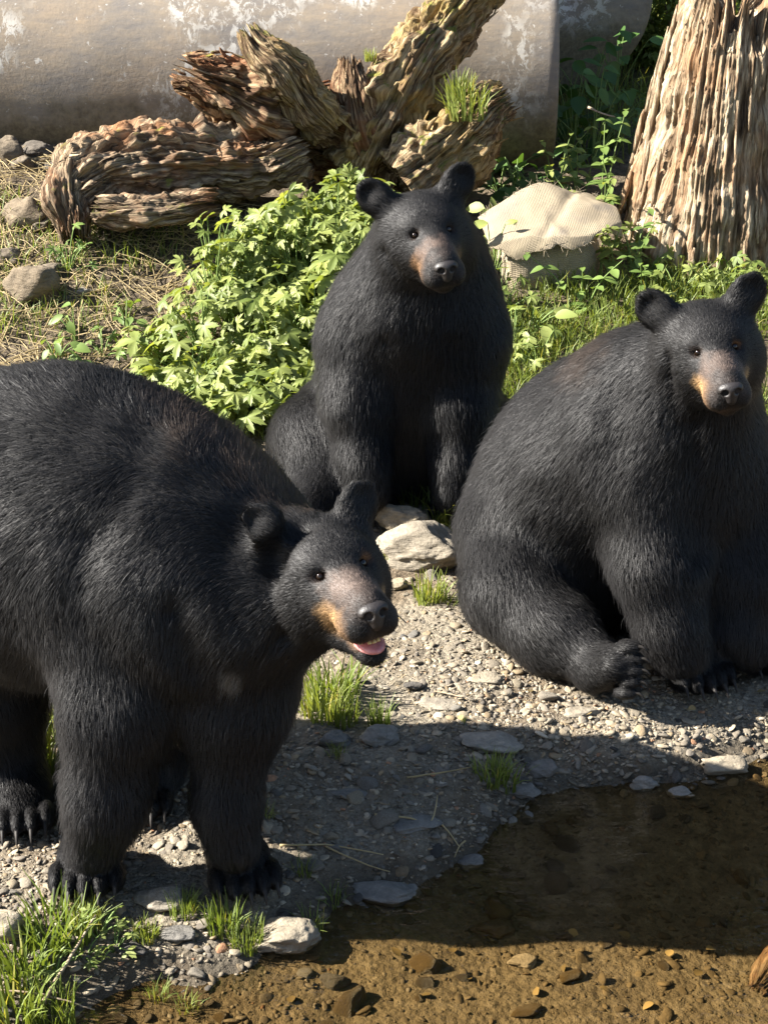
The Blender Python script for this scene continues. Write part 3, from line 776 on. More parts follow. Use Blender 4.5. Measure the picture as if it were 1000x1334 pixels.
def leafy_plant(loc, h, spread, nleaf, seed, label, group, mat='leaf_lime', leaf=0.055, kind='palm', name='leafy_plant', low=0.15):
    """Low herb: petioles from the base, each carrying one lobed leaf tilted to the light."""
    r = np.random.default_rng(seed)
    root_ = thing(name, label, 'plant', tuple(loc), group)
    pl, ov = leaf_variants(mat)
    sv, sf = [], []
    for k in range(nleaf):
        az = r.uniform(0, 6.283); rad = spread * math.sqrt(r.uniform(0.02, 1)); zz = h * r.uniform(low + 0.35 * 0, 1.0) * (1 - 0.35 * (rad / spread) ** 2)
        tip = np.array([rad * math.cos(az), rad * math.sin(az), zz])
        midp = tip * np.array([0.45, 0.45, 0.62])
        pv, pf = tube(spline([(0, 0, -0.02), midp, tip], 5), [0.0026, 0.0024, 0.0022, 0.002, 0.0016], 4, cap=False)
        sf += [tuple(i + len(sv) for i in q) for q in pf]; sv += pv.tolist()
        out = np.array([math.cos(az), math.sin(az), 0]) + r.normal(size=3) * 0.45
        zv = np.array([-0.25, -0.45, 1.0]) + r.normal(size=3) * 0.33
        yv = out - np.array([0, 0, 0.25])
        me = pl[r.integers(len(pl))] if kind == 'palm' else ov[r.integers(len(ov))]
        o = link('leaf', me, None, root_)
        o.matrix_local = frame_mat(tip, yv, zv, leaf * r.uniform(0.65, 1.25) * (1.0 if kind == 'palm' else 1.7))
    so_ = link('stem', mesh_from('stem', np.array(sv), sf), M['stem'], root_)
    return root_

rp = np.random.default_rng(77)
poly = [(178, 470), (205, 400), (235, 330), (270, 262), (330, 240), (400, 222), (470, 214), (515, 215), (520, 300), (470, 380), (425, 440), (400, 500), (330, 520), (240, 500)]
def in_poly(x, y, P):
    c = False; j = len(P) - 1
    for i in range(len(P)):
        if (P[i][1] > y) != (P[j][1] > y) and x < (P[j][0] - P[i][0]) * (y - P[i][1]) / (P[j][1] - P[i][1]) + P[i][0]: c = not c
        j = i
    return c
n = 0
BED = 'lobed-leaved green herb in the dense leafy bed left of the sitting middle bear'
def bed_label(px, py):
    if py < 250: return 'lobed herb at the top of the leafy bed, close under the roots'
    if py > 430: return 'low lobed herb along the front edge of the leafy bed'
    if px < 290: return 'lobed herb on the straw side of the leafy bed'
    if px > 400: return 'lobed herb of the leafy bed touching the middle bear\'s flank'
    return 'lobed herb in the thick middle of the leafy bed'
while n < 100:
    px, py = rp.uniform(170, 525), (rp.uniform(210, 525) if n < 84 else rp.uniform(206, 270))
    if not in_poly(px, py, poly): continue
    # leaf tops are seen here; the stem stands below and a little in front
    hgt = rp.uniform(0.36, 0.46) if py < 280 else (rp.uniform(0.26, 0.38) if py < 380 else rp.uniform(0.12, 0.22))
    lo_, hi_ = 4.5, 9.0
    for _ in range(30):
        m_ = (lo_ + hi_) / 2; q = at(px, py, m_)
        if q[2] > gz(q[0], q[1]) + hgt: lo_ = m_
        else: hi_ = m_
    q = at(px, py, lo_)
    leafy_plant((q[0], q[1], gz(q[0], q[1])), hgt * 1.05, rp.uniform(0.13, 0.19), int(rp.integers(12, 17)), 100 + n, bed_label(px, py), 'plants of the leafy bed', leaf=rp.uniform(0.046, 0.078), low=0.4)
    n += 1
# leafy plants on the right of the middle bear, round the sack and at the foot of the tall stump
for k, (px, py, hgt, lab) in enumerate([(640, 330, 0.30, 'leafy herb touching the middle bear\'s shoulder, left of the sack'), (655, 375, 0.25, 'pointed-leaved herb low at the left corner of the sack'),
        (690, 400, 0.2, 'lobed herb in front of the middle of the sack'), (668, 420, 0.2, 'lower herb in the grass left of the sack front'), (645, 300, 0.3, 'herb behind the middle bear\'s ear, left of the sack top'), (700, 440, 0.16, 'lowest herb in the grass before the sack')]):
    leafy_plant(on_ground(px, py + 40), hgt, 0.13, 13, 300 + k, lab, 'herbs beside the sack', 'leaf_lime', 0.045, 'palm' if k % 2 else 'ovate')
for k, (px, py, hgt, lab) in enumerate([(840, 360, 0.16, 'low lobed herb at the stump\'s left foot'), (880, 388, 0.14, 'low lobed herb just above the right bear\'s left ear'), (925, 382, 0.15, 'low lobed herb behind the right bear\'s forehead'), (955, 372, 0.16, 'low lobed herb between the right bear\'s ears, at the stump'),
        (985, 372, 0.16, 'low lobed herb above the right bear\'s right-hand ear'), (905, 372, 0.13, 'smallest lobed herb at the middle of the stump foot'), (820, 345, 0.18, 'lobed herb left of the stump foot, highest of its row')]):
    leafy_plant(on_ground(px, py), hgt, 0.14, 13, 330 + k, lab, 'herbs at the stump foot', 'leaf_lime', 0.042)
for k, (px, py, hgt, lab) in enumerate([(90, 330, 0.22, 'dark weed standing under the rotten log end'), (100, 420, 0.15, 'weed in the straw right of the left-edge boulder'), (135, 440, 0.12, 'weed in the straw halfway to the leafy bed'), (75, 450, 0.12, 'weed just below the left-edge boulder'),
        (205, 480, 0.12, 'weed in front of the leafy bed\'s left corner'), (165, 400, 0.12, 'weed in the straw beside the leafy bed')]):
    leafy_plant(on_ground(px, py + 25), hgt, 0.10, 11, 350 + k, lab, 'weeds in the straw', 'leaf_bramble', 0.034, 'ovate' if k % 2 else 'palm')
for k, (px, py, lab) in enumerate([(110, 1245, 'small lobed weed beside the slanting stick'), (130, 1222, 'small lobed weed at the tip of the slanting stick'), (70, 1270, 'small lobed weed in the bottom left grass'), (150, 1235, 'small lobed weed next to the dark flat shore stone')]):
    leafy_plant(on_ground(px, py), 0.07, 0.06, 8, 370 + k, lab, 'weeds on the near shore', 'leaf_lime', 0.022)

def upright_plant(loc, h, seed, label, group, mat='leaf_bramble', leaf=0.05, nst=3, name='nettle', lean=0.25):
    """Stems with paired pointed leaves."""
    r = np.random.default_rng(seed)
    root_ = thing(name, label, 'plant', tuple(loc), group)
    pl, ov = leaf_variants(mat)
    sv, sf = [], []
    for s_ in range(nst):
        hh = h * r.uniform(0.65, 1.05); d = r.normal(size=2) * lean
        b0 = np.array([*(r.normal(size=2) * 0.03), -0.02])
        path = spline([b0, b0 + [d[0] * hh * .35, d[1] * hh * .35, hh * .55], b0 + [d[0] * hh, d[1] * hh, hh]], 8)
        pv, pf = tube(path, np.linspace(0.004, 0.0015, 8), 5, cap=False)
        sf += [tuple(i + len(sv) for i in q) for q in pf]; sv += pv.tolist()
        npair = max(4, int(hh / 0.05))
        for k in range(npair):
            t = 0.25 + 0.75 * k / (npair - 1); pos = path[min(7, int(t * 7))]
            az = k * 1.57 + r.uniform(-.3, .3)
            for sg in (0, math.pi):
                o = link('leaf', ov[r.integers(3)], None, root_)
                o.matrix_local = frame_mat(pos, (math.cos(az + sg), math.sin(az + sg), r.uniform(-0.35, 0.25)), (-.2, -.3, 1), leaf * (1.35 - 0.75 * t) * r.uniform(0.8, 1.2) * 1.3)
    link('stem', mesh_from('stem', np.array(sv), sf), M['stem'], root_)
for k, (px, py, hgt, lab) in enumerate([(770, 330, 0.46, 'tall pointed-leaved plant at the right side of the sack'), (790, 300, 0.5, 'tallest pointed-leaved plant against the stump\'s left flank'), (745, 265, 0.4, 'pointed-leaved plant rising behind the sack'),
        (785, 375, 0.36, 'pointed-leaved plant at the sack\'s lower right corner'), (815, 372, 0.30, 'pointed-leaved plant at the stump\'s front left root'), (760, 400, 0.25, 'short pointed-leaved plant in the grass before the sack'), (730, 235, 0.3, 'pointed-leaved plant by the lower pipe end'), (850, 395, 0.22, 'short pointed-leaved plant left of the right bear\'s ear')]):
    upright_plant(on_ground(px, py), hgt, 400 + k, lab, 'upright plants by the stump', 'leaf_bramble' if k % 3 else 'leaf_lime', 0.05)
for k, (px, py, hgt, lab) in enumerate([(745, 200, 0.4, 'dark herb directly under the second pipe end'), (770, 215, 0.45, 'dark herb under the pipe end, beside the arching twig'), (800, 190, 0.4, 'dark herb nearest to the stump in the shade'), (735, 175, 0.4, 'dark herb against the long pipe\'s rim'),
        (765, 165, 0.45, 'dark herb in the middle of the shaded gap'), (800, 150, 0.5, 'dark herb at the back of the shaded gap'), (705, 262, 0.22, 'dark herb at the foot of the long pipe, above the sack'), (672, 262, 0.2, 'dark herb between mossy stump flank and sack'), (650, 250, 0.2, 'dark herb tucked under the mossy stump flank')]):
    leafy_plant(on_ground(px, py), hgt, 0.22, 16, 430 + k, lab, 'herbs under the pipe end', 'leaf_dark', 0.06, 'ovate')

# bushes behind the stump and beyond the pipe: many small leaves on branching stems
def bush(loc, w, h, seed, label, nl=5000, mat='leaf_lime', leaf=0.035, group=None):
    r = np.random.default_rng(seed)
    o = thing('bush', label, 'bush', tuple(loc), group)
    cl = r.normal(size=(46, 3)); cl /= np.linalg.norm(cl, axis=1)[:, None]
    cl = cl * (r.uniform(0.45, 1.0, 46) ** 0.6)[:, None] * [w, w, h * 0.52] + [0, 0, h * 0.52]
    ci = r.integers(0, 46, nl); pos = cl[ci] + r.normal(size=(nl, 3)) * 0.10 * w / 0.6
    pos[:, 2] = np.maximum(pos[:, 2], 0.02)
    dirv = r.normal(size=(nl, 3)) + (pos - [0, 0, h * .4]) * 1.0; dirv[:, 2] -= 0.2; dirv /= np.linalg.norm(dirv, axis=1)[:, None]
    zv = r.normal(size=(nl, 3)) * 0.5 + [-.2, -.3, 1]; zv -= dirv * (zv * dirv).sum(1)[:, None]; zv /= np.linalg.norm(zv, axis=1)[:, None]
    xv = np.cross(dirv, zv); s_ = leaf * r.uniform(0.7, 1.4, nl)[:, None]
    tv = [pos, pos + s_ * (dirv * .55 + xv * .30 + zv * .05), pos + s_ * dirv * 1.15 - zv * s_ * .15, pos + s_ * (dirv * .55 - xv * .30 + zv * .05)]
    V = np.stack(tv, 1).reshape(-1, 3); F = np.arange(nl * 4).reshape(-1, 4)
    me = mesh_from('foliage', V, F, False); vcol(me, 'tint', np.repeat(r.uniform(0.6, 1.15, nl), 4)[:, None] * np.ones((1, 3)))
    q = link('foliage', me, M[mat], o); q['kind'] = 'stuff'
    sv, sf = [], []
    for k in range(14):
        e = cl[k]; pv, pf = tube(spline([(0, 0, -.05), e * [.4, .4, .6], e], 6), np.linspace(.012, .003, 6), 5, cap=False)
        sf += [tuple(i + len(sv) for i in t) for t in pf]; sv += pv.tolist()
    link('branch', mesh_from('branch', np.array(sv), sf), M['twig'], o)
for k, (px, py, Y, w, h, lab) in enumerate([
        (868, 150, 9.9, 0.30, 0.6, 'bright green bush in the gap between dark pipe and stump'),
        (885, 70, 10.9, 0.45, 1.0, 'tall bright bush behind the stump, above the gap'),
        (865, 40, 12.4, 0.6, 1.3, 'sunlit bush farthest back right of the dark pipe'),
        (960, 60, 11.0, 0.7, 1.3, 'bush standing directly behind the tall stump')]):
    q = at(px, py, Y); q[2] = gz(q[0], q[1])
    bush(q, w, h, 500 + k, lab, 5200)
for k in range(9):
    x = -6 + k * 1.5; y = 11.6 + 0.7 * math.sin(k * 2.3)
    if -2.2 < x < 3.2: continue
    bush((x, y, gz(x, y)), 0.9, 1.5, 520 + k, 'broad green bush in the row on the slope behind the long pipe', 4200, 'leaf_bramble', 0.06, 'bushes behind the pipe')
print('back', round(time.time() - T0, 1))
# ------------------------------------------------------------------ rocks
rock(548, 745, 118, 0.58, 'large pale cracked boulder beside the right bear\'s rump', 'rock_tan', 5, 0.75, sink=0.18, sub=5)
rock(520, 690, 80, 0.55, 'pale rock half behind the large cracked boulder', 'rock_tan', 9, 0.7, sink=0.12, loc=on_ground(522, 700), sub=5)
rock(372, 1252, 92, 0.50, 'pale angular rock at the water edge right of the grass', 'rock_tan', 12, 0.8, sink=0.15, sub=5)
rock(205, 1192, 70, 0.45, 'grey rock lodged between the two front paws', 'rock_tan', 14, 0.7, sink=0.2)
rock(0, 1232, 62, 0.75, 'rounded tan rock at the left picture edge on the shore', 'rock_tan', 15, 0.8, sink=0.15)
rock(505, 1186, 92, 0.26, 'flat dark slab at the water edge in the bear\'s shadow', 'rock_grey', 17, 0.55, sink=0.2)
rock(432, 975, 52, 0.45, 'grey stone in shade beside the grass under the open mouth', 'rock_grey', 19, 0.7, sink=0.25)
rock(494, 972, 54, 0.50, 'grey stone at the edge of the shadow, next to a small tuft', 'rock_grey', 20, 0.7, sink=0.25)
rock(640, 985, 88, 0.30, 'low grey slab behind the green tuft on the gravel', 'rock_grey', 22, 0.6, sink=0.3)
rock(682, 1046, 46, 0.42, 'flat grey stone at the shaded waterline', 'rock_grey', 24, 0.7, sink=0.25)
rock(708, 1014, 42, 0.5, 'grey stone just above the shaded waterline, right of the tuft', 'rock_grey', 25, 0.7, sink=0.25)
rock(840, 1030, 34, 0.5, 'small wet stone where the shadow edge meets the water', 'rock_grey', 26, 0.7, sink=0.3)
rock(885, 1042, 34, 0.45, 'small wet stone standing in the shallow at shadow edge', 'rock_grey', 28, 0.7, sink=0.25)
rock(946, 1014, 62, 0.42, 'pale flat stone in the shallows at the right', 'rock_tan', 29, 0.6, sink=0.3)
rock(612, 1134, 36, 0.5, 'grey stone half under water beside the dark reflection', 'rock_grey', 31, 0.8, sink=0.3)
rock(232, 1232, 46, 0.38, 'flat grey stone on the shore below the front paws', 'rock_grey', 33, 0.7, sink=0.25)
rock(170, 1250, 44, 0.35, 'dark flat stone near the stick on the shore', 'rock_dark', 34, 0.7, sink=0.25)
rock(640, 1222, 62, 0.40, 'dark silty stone just under the water surface', 'rock_silt', 36, 0.6, name='sunken_rock', sink=0.35)
rock(436, 1290, 44, 0.5, 'black stone under water at bottom centre left', 'rock_dark', 37, 0.6, name='sunken_rock', sink=0.35)
rock(680, 1262, 40, 0.35, 'pale stone lying on the pond bed', 'rock_tan', 38, 0.8, name='sunken_rock', sink=0.4)
rock(28, 300, 62, 0.78, 'grey boulder at the left beside the rotten log', 'rock_brown', 41, 0.8, sink=0.32)
rock(40, 402, 78, 0.75, 'dark grey boulder in shade at the left edge', 'rock_brown', 43, 0.8, sink=0.3)
rock(66, 368, 34, 0.6, 'small tan rock on top of the straw beside the dark boulder', 'rock_brown', 44, 0.8, sink=0.2)
rock(50, 205, 46, 0.6, 'pale rock by the pipe foot at upper left', 'rock_brown', 46, 0.8, sink=0.35)
rock(5, 215, 50, 0.9, 'dark tilted rock at the upper left edge by the pipe', 'rock_brown', 47, 0.8, sink=0.3)
rock(28, 222, 30, 0.7, 'small grey rock between the tilted dark rock and the pale one', 'rock_brown', 50, 0.8, sink=0.2)
rock(52, 305, 30, 0.6, 'small pale rock under the rotten log end', 'rock_brown', 49, 0.8, sink=0.2)
rock(324, 478, 58, 0.60, 'grey boulder showing through the leafy bed', 'rock_grey', 52, 0.7, sink=0.1)
rock(8, 500, 36, 0.6, 'pale flat rock behind the left bear\'s back', 'rock_tan', 53, 0.8, sink=0.2)
rock(985, 560, 40, 0.5, 'tan rock behind the right bear at picture edge', 'rock_tan', 54, 0.8, sink=0.2)
rock(675, 846, 42, 0.28, 'pale flat stone in front of the right bear\'s thigh', 'rock_tan', 56, 0.6, sink=0.35)
rock(515, 770, 34, 0.5, 'pale stone left of the tuft below the boulder', 'rock_tan', 57, 0.7, sink=0.3)
rock(634, 890, 50, 0.22, 'flat pale stone sunk in the gravel before the right bear', 'rock_tan', 58, 0.6, sink=0.4)
rock(538, 902, 26, 0.5, 'small black stone on the sunlit gravel', 'rock_dark', 59, 0.7, sink=0.2)

rock(88, 300, 30, 0.7, 'small brown stone against the broken limb of the log', 'rock_brown', 81, 0.8, sink=0.3)
rock(70, 225, 34, 0.6, 'brown half-buried stone above the log end', 'rock_brown', 82, 0.8, sink=0.4)
rock(12, 345, 40, 0.6, 'half-buried brown stone at the left edge above the dark boulder', 'rock_brown', 83, 0.8, sink=0.4)
rock(110, 390, 30, 0.5, 'half-buried stone in the straw below the log', 'rock_tan', 84, 0.8, sink=0.4)
rock(570, 925, 60, 0.16, 'wide flat stone set flush in the sunlit gravel', 'rock_tan', 85, 0.6, sink=0.45)
rock(760, 935, 54, 0.18, 'flat tan stone in the gravel below the right bear\'s foot', 'rock_tan', 86, 0.6, sink=0.42)
rock(540, 1085, 74, 0.14, 'broad flat stone in the middle of the shaded gravel', 'rock_grey', 87, 0.6, sink=0.42)
rock(455, 1040, 50, 0.18, 'flat stone in the shaded gravel right of the bear\'s leg', 'rock_grey', 88, 0.6, sink=0.42)

# loose stones: the larger ones singly, the fine gravel as one mass
SV = [mesh_from('stone', *(lambda q: (q[0] * [1, 0.78, 0.42], q[1]))(rock_verts(3, 600 + i, 11, 0.05))) for i in range(14)]
smats = ['rock_tan', 'rock_grey', 'rock_tan', 'rock_grey', 'rock_dark']
SVm = {}
for m in ('rock_tan', 'rock_grey', 'rock_dark', 'rock_silt'):
    SVm[m] = []
    for s_ in SV:
        c_ = s_.copy(); c_.materials.append(M[m]); SVm[m].append(c_)
rq = np.random.default_rng(91)
def shore_s(x, y): return y - np.interp(x, SX, SY)
ns = 0
tries = 0
while ns < 270 and tries < 20000:
    tries += 1
    x = rq.uniform(-0.95, 1.05); y = rq.uniform(2.72, 5.1)
    s_ = float(shore_s(x, y))
    if s_ < -0.9: continue
    # denser by the water and on the gravel
    dn = 1.0 if -0.1 < s_ < 0.7 else (0.5 if s_ >= 0.7 else 0.35)
    if rq.random() > dn: continue
    if x < -0.2 and y > 3.9: continue
    q = np.array([x, y, gz(x, y)])
    size = rq.choice([0.013, 0.016, 0.02, 0.026, 0.034], p=[.32, .3, .2, .13, .05])
    if q[2] < -0.012:
        m = 'rock_silt'; lab = 'small silty stone lying on the pond bed'; grp = 'stones on the pond bed'; size *= 1.25
    elif s_ < 0.12:
        m = rq.choice(['rock_grey', 'rock_dark', 'rock_tan']); lab = 'small stone along the waterline of the pond'; grp = 'stones on the waterline'
    else:
        m = rq.choice(['rock_tan', 'rock_tan', 'rock_grey']); grp = 'stones on the gravel bank'
        lab = ('small stone in the left bear\'s shadow on the bank' if (y < 3.95 and x > -0.3) else 'small stone on the ground among the left bear\'s paws' if x <= -0.3
               else 'small sunlit stone in front of the right bear\'s feet' if (x > 0.3 and y < 4.3) else 'small sunlit stone between the left bear\'s head and the right bear' if y < 4.5 else 'small stone near the pale boulder behind the left bear\'s head')
    o = link('stone', SVm[m][rq.integers(14)]); tag(o, lab, 'stone', grp)
    o.location = (x, y, q[2] + size * 0.08); o.rotation_euler = (rq.normal() * 0.25, rq.normal() * 0.25, rq.uniform(0, 6.28)); o.scale = (size, size * rq.uniform(.8, 1.1), size * rq.uniform(.8, 1.3))
    ns += 1

def scatter_gravel(n, seed, smin, smax, sub, name, label, dens):
    r = np.random.default_rng(seed)
    x = r.uniform(-1.3, 1.3, n * 4); y = r.uniform(2.6, 5.6, n * 4)
    keep = r.random(n * 4) < dens(x, y); x, y = x[keep][:n], y[keep][:n]; n = len(x)
    base = [rock_verts(sub, 800 + i, 7, 0.0, 60)[0] for i in range(10)]; f = ICO[sub][1]
    s_ = smin * (smax / smin) ** (r.random(n) ** 1.8)
    a = r.uniform(0, 6.28, n); z = ground_fast(x, y)
    B = np.stack(base)[r.integers(0, 10, n)] * np.stack([s_, s_ * r.uniform(.5, 1, n), s_ * r.uniform(.18, .45, n)], -1)[:, None]
    tl = r.normal(size=(n, 2)) * 0.3
    B[:, :, 2] += B[:, :, 0] * tl[:, :1] + B[:, :, 1] * tl[:, 1:]
    ca, sa = np.cos(a)[:, None], np.sin(a)[:, None]
    V = np.stack([B[:, :, 0] * ca - B[:, :, 1] * sa + x[:, None], B[:, :, 0] * sa + B[:, :, 1] * ca + y[:, None], B[:, :, 2] + (z + s_ * 0.03)[:, None]], -1)
    nv = V.shape[1]
    F = (f[None] + (np.arange(n) * nv)[:, None, None]).reshape(-1, 3)
    me = mesh_from(name, V.reshape(-1, 3), F, False)
    pal = np.array([(0.35, 0.31, 0.245), (0.28, 0.255, 0.215), (0.43, 0.385, 0.31), (0.19, 0.175, 0.155), (0.31, 0.25, 0.17), (0.42, 0.24, 0.15), (0.50, 0.465, 0.40)])
    pi = r.choice(7, n, p=[.25, .27, .10, .22, .12, .02, .02])
    t = pal[pi] * np.array([0.90, 0.86, 0.80]) * r.uniform(0.6, 1.12, n)[:, None]
    wetf = np.clip((0.03 - z) / 0.025, 0, 1)[:, None]; silt = np.clip((-0.01 - z) / 0.04, 0, 1)[:, None]
    t = t * (1 - 0.45 * wetf); t = t * (1 - silt) + np.array([0.11, 0.085, 0.05]) * r.uniform(0.6, 1.4, n)[:, None] * silt
    vcol(me, 'tint', np.repeat(t, nv, 0))
    o = link(name, me, M['gravel']); o['kind'] = 'stuff'; o['label'] = label
def dens_a(x, y):
    s = shore_s(x, y); q = vnoise(np.stack([x, y, 0 * x], -1), 3.0, 8)
    d = np.where(s > 0, np.where(s < 0.8, 0.95, 0.5), 0.4 * np.exp(s * 1.2))
    d = d * np.where((x < -0.15) & (y > 4.1), 0.12, 1) * np.where(s < 0.8, 0.72 + 0.55 * q, 0.5 + 0.6 * q)
    return np.where(y > 5.2, d * 0.3, d)
scatter_gravel(27000, 1, 0.0028, 0.010, 1, 'gravel', 'fine grey and tan gravel covering the bank down into the water', dens_a)
scatter_gravel(2600, 2, 0.009, 0.019, 2, 'coarse_gravel', 'coarse flat pebbles mixed into the gravel bank', dens_a)

# ------------------------------------------------------------------ grass
def tuft_mesh(seed, nb=70, h=0.12, spread=0.05, wid=0.0028, flop=0.55, dead=0.06):
    r = np.random.default_rng(seed); V, F, C = [], [], []
    for k in range(nb):
        az = r.uniform(0, 6.283); rr = spread * math.sqrt(r.random()); b = np.array([rr * math.cos(az), rr * math.sin(az), -0.012])
        hh = h * r.uniform(0.45, 1.1); lean = r.uniform(0.05, 1) * flop; az2 = az + r.normal() * 0.8
        d = np.array([math.cos(az2), math.sin(az2), 0]); side = np.array([-d[1], d[0], 0]); tw = r.uniform(-1, 1); side = side * math.cos(tw) + d * math.sin(tw)
        i0 = len(V)
        cl = np.array([1, 1, 1.0]) * r.uniform(0.65, 1.15) if r.random() > dead else np.array([2.2, 1.4, 1.6])
        for j, t in enumerate((0, 0.35, 0.7, 1.0)):
            p_ = b + np.array([0, 0, 1]) * hh * (t - 0.35 * lean * t * t * t) + d * hh * lean * t * t
            w_ = wid * (1 - 0.85 * t ** 1.5) * r.uniform(.9, 1.1)
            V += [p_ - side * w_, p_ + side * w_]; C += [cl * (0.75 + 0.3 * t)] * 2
        F += [(i0 + 2 * j, i0 + 2 * j + 1, i0 + 2 * j + 3, i0 + 2 * j + 2) for j in range(3)]
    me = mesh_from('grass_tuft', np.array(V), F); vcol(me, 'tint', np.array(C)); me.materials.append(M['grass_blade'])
    return me
TUFT = [tuft_mesh(i, nb=95) for i in range(6)]
THIN = [tuft_mesh(20 + i, nb=34, h=0.10, spread=0.045, flop=0.8) for i in range(4)]
def tuft(px, py, h, label, group=None, thin=False, wide=1.0, seed=0):
    q = on_ground(px, py); src = (THIN if thin else TUFT); me = src[(int(px) + seed) % len(src)]
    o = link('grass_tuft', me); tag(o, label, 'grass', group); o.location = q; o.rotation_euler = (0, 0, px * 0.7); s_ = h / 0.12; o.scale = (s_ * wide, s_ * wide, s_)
    return o
tuft(75, 1222, 0.12, 'big bright grass clump at left below the paw', wide=1.35)
tuft(112, 1205, 0.08, 'grass clump behind the big bright one, touching the left paw', wide=1.1)
tuft(30, 1262, 0.12, 'grass clump at the left edge below the tan rock', wide=1.3)
tuft(20, 1320, 0.12, 'grass clump in the bottom left corner', wide=1.3)
tuft(72, 1328, 0.10, 'grass clump at the bottom edge by the stick', wide=1.1)
tuft(240, 1190, 0.065, 'short grass tuft beside the right front paw', wide=1.1)
tuft(290, 1208, 0.085, 'upright grass tuft below the right front paw', wide=1.1)
tuft(322, 1232, 0.08, 'grass tuft against the pale angular rock')
tuft(192, 1222, 0.06, 'tiny grass tuft between the shore stones')
tuft(405, 1212, 0.08, 'small grass tuft right of the pale angular rock', thin=True)
tuft(435, 1178, 0.07, 'sparse grass tuft near the straw stalks', thin=True)
tuft(395, 1135, 0.07, 'sparse tuft in the shade right of the paw', thin=True)
tuft(435, 905, 0.13, 'bright grass clump under the open-mouthed head', wide=1.3)
tuft(418, 932, 0.11, 'grass clump below the one under the head', wide=1.2)
tuft(445, 940, 0.10, 'grass clump above the shaded grey stone', wide=1.0)
tuft(495, 945, 0.09, 'small tuft beside the stone at the shadow edge', wide=0.8)
tuft(440, 985, 0.06, 'sparse tuft below the shaded grey stone', thin=True)
tuft(656, 1020, 0.09, 'spreading tuft on the shaded gravel by the low slab', wide=1.5, thin=True)
tuft(640, 1014, 0.08, 'dense middle of the spreading tuft on shaded gravel', wide=1.3)
tuft(560, 782, 0.10, 'bright tuft below the large cracked boulder', wide=1.2)
tuft(585, 785, 0.07, 'low tuft right of the one below the boulder', wide=1.1, thin=True)
tuft(508, 735, 0.09, 'tuft squeezed between boulder and bear head', wide=0.7)
tuft(540, 655, 0.10, 'shaded tuft between the middle bear\'s front paws', wide=1.2)
tuft(525, 650, 0.09, 'second shaded tuft by the middle bear\'s right paw', wide=1.0)
tuft(52, 1005, 0.14, 'tall grass seen between hind leg and front leg', wide=1.0)
tuft(58, 960, 0.14, 'grass higher up between hind leg and front leg', wide=1.0)
tuft(70, 930, 0.14, 'grass behind the front leg at belly height', wide=1.0)
tuft(345, 1065, 0.06, 'sparse tuft right of the shaded leg', thin=True)
tuft(603, 942, 0.04, 'single yellow-green sprig on the sunlit gravel', thin=True, wide=0.4)
tuft(205, 1300, 0.06, 'thin grass standing in the shallow water, left one', thin=True)
tuft(245, 1315, 0.06, 'thin grass standing in the shallow water, right one', thin=True)
tuft(612, 118, 0.16, 'grass growing on the mossy stump flank', wide=1.2).location = at(607, 150, 7.42)
tuft(600, 118, 0.13, 'grass growing behind the mossy stump flank', wide=1.0).location = at(598, 125, 7.5)
tuft(480, 75, 0.06, 'tiny moss grass on the root knob').location = at(482, 78, 7.6)

def grass_mass(name, label, pts, seed, h=0.12, step_=1.0, mats='grass_blade'):
    """A continuous sward: blades scattered round ground points."""
    r = np.random.default_rng(seed); n = len(pts)
    az = r.uniform(0, 6.283, n); hh = h * r.uniform(0.4, 1.15, n); lean = r.uniform(0.1, 0.9, n)
    d = np.stack([np.cos(az), np.sin(az), 0 * az], -1); tw = r.uniform(-1, 1, n)[:, None]
    side = np.stack([-d[:, 1], d[:, 0], 0 * az], -1) * np.cos(tw) + d * np.sin(tw)
    rows = []
    for t in (0, 0.35, 0.7, 1.0):
        p_ = pts + np.array([0, 0, 1.0]) * (hh * (t - 0.3 * lean * t ** 3))[:, None] + d * (hh * lean * t * t)[:, None]
        w_ = 0.0028 * (1 - 0.85 * t ** 1.5)
        rows += [p_ - side * w_, p_ + side * w_]
    V = np.stack(rows, 1); nv = 8
    f = np.array([(0, 1, 3, 2), (2, 3, 5, 4), (4, 5, 7, 6)])
    F = (f[None] + (np.arange(n) * nv)[:, None, None]).reshape(-1, 4)
    me = mesh_from(name, V.reshape(-1, 3), F)
    cl = np.where((r.random(n) < 0.06)[:, None], np.array([[2.2, 1.4, 1.6]]), r.uniform(0.6, 1.15, n)[:, None] * np.ones((1, 3)))
    vcol(me, 'tint', np.repeat(cl, nv, 0))
    o = link(name, me, M[mats]); o['kind'] = 'stuff'; o['label'] = label
def ground_pts(n, x0, x1, y0, y1, seed, f=None):
    r = np.random.default_rng(seed); x = r.uniform(x0, x1, n); y = r.uniform(y0, y1, n)
    q = vnoise(np.stack([x, y, 0 * x], -1), 2.8, seed) + 0.5 * vnoise(np.stack([x, y, 0 * x], -1), 9, seed + 1)
    k = q > (-0.05 if f is None else f(x, y)); x, y = x[k], y[k]
    return np.stack([x, y, ground_h(x, y) - 0.01], -1)
grass_mass('meadow_grass', 'green grass between the right bear, the sack and the stump', ground_pts(21000, 0.15, 2.0, 5.2, 7.1, 1, lambda x, y: -0.25 + 0 * x), 1, 0.13)
grass_mass('bank_grass', 'patchy grass in front of the leafy bed', ground_pts(6000, -1.2, -0.1, 5.3, 6.2, 2, lambda x, y: np.where((x > -0.42) & (y < 5.9), 0.5, -0.05)), 2, 0.09)
grass_mass('left_grass', 'thin grass in the straw at the left', ground_pts(9500, -2.8, -0.7, 4.8, 7.4, 3, lambda x, y: 0.05 + 0 * x), 3, 0.10)
grass_mass('slope_grass', 'green grass on the slope behind the pipe and stump', ground_pts(26000, -2.5, 4.5, 8.2, 13.5, 4, lambda x, y: np.where((x < 0.7) & (y < 10.8), 9.0, -0.6)), 4, 0.22)
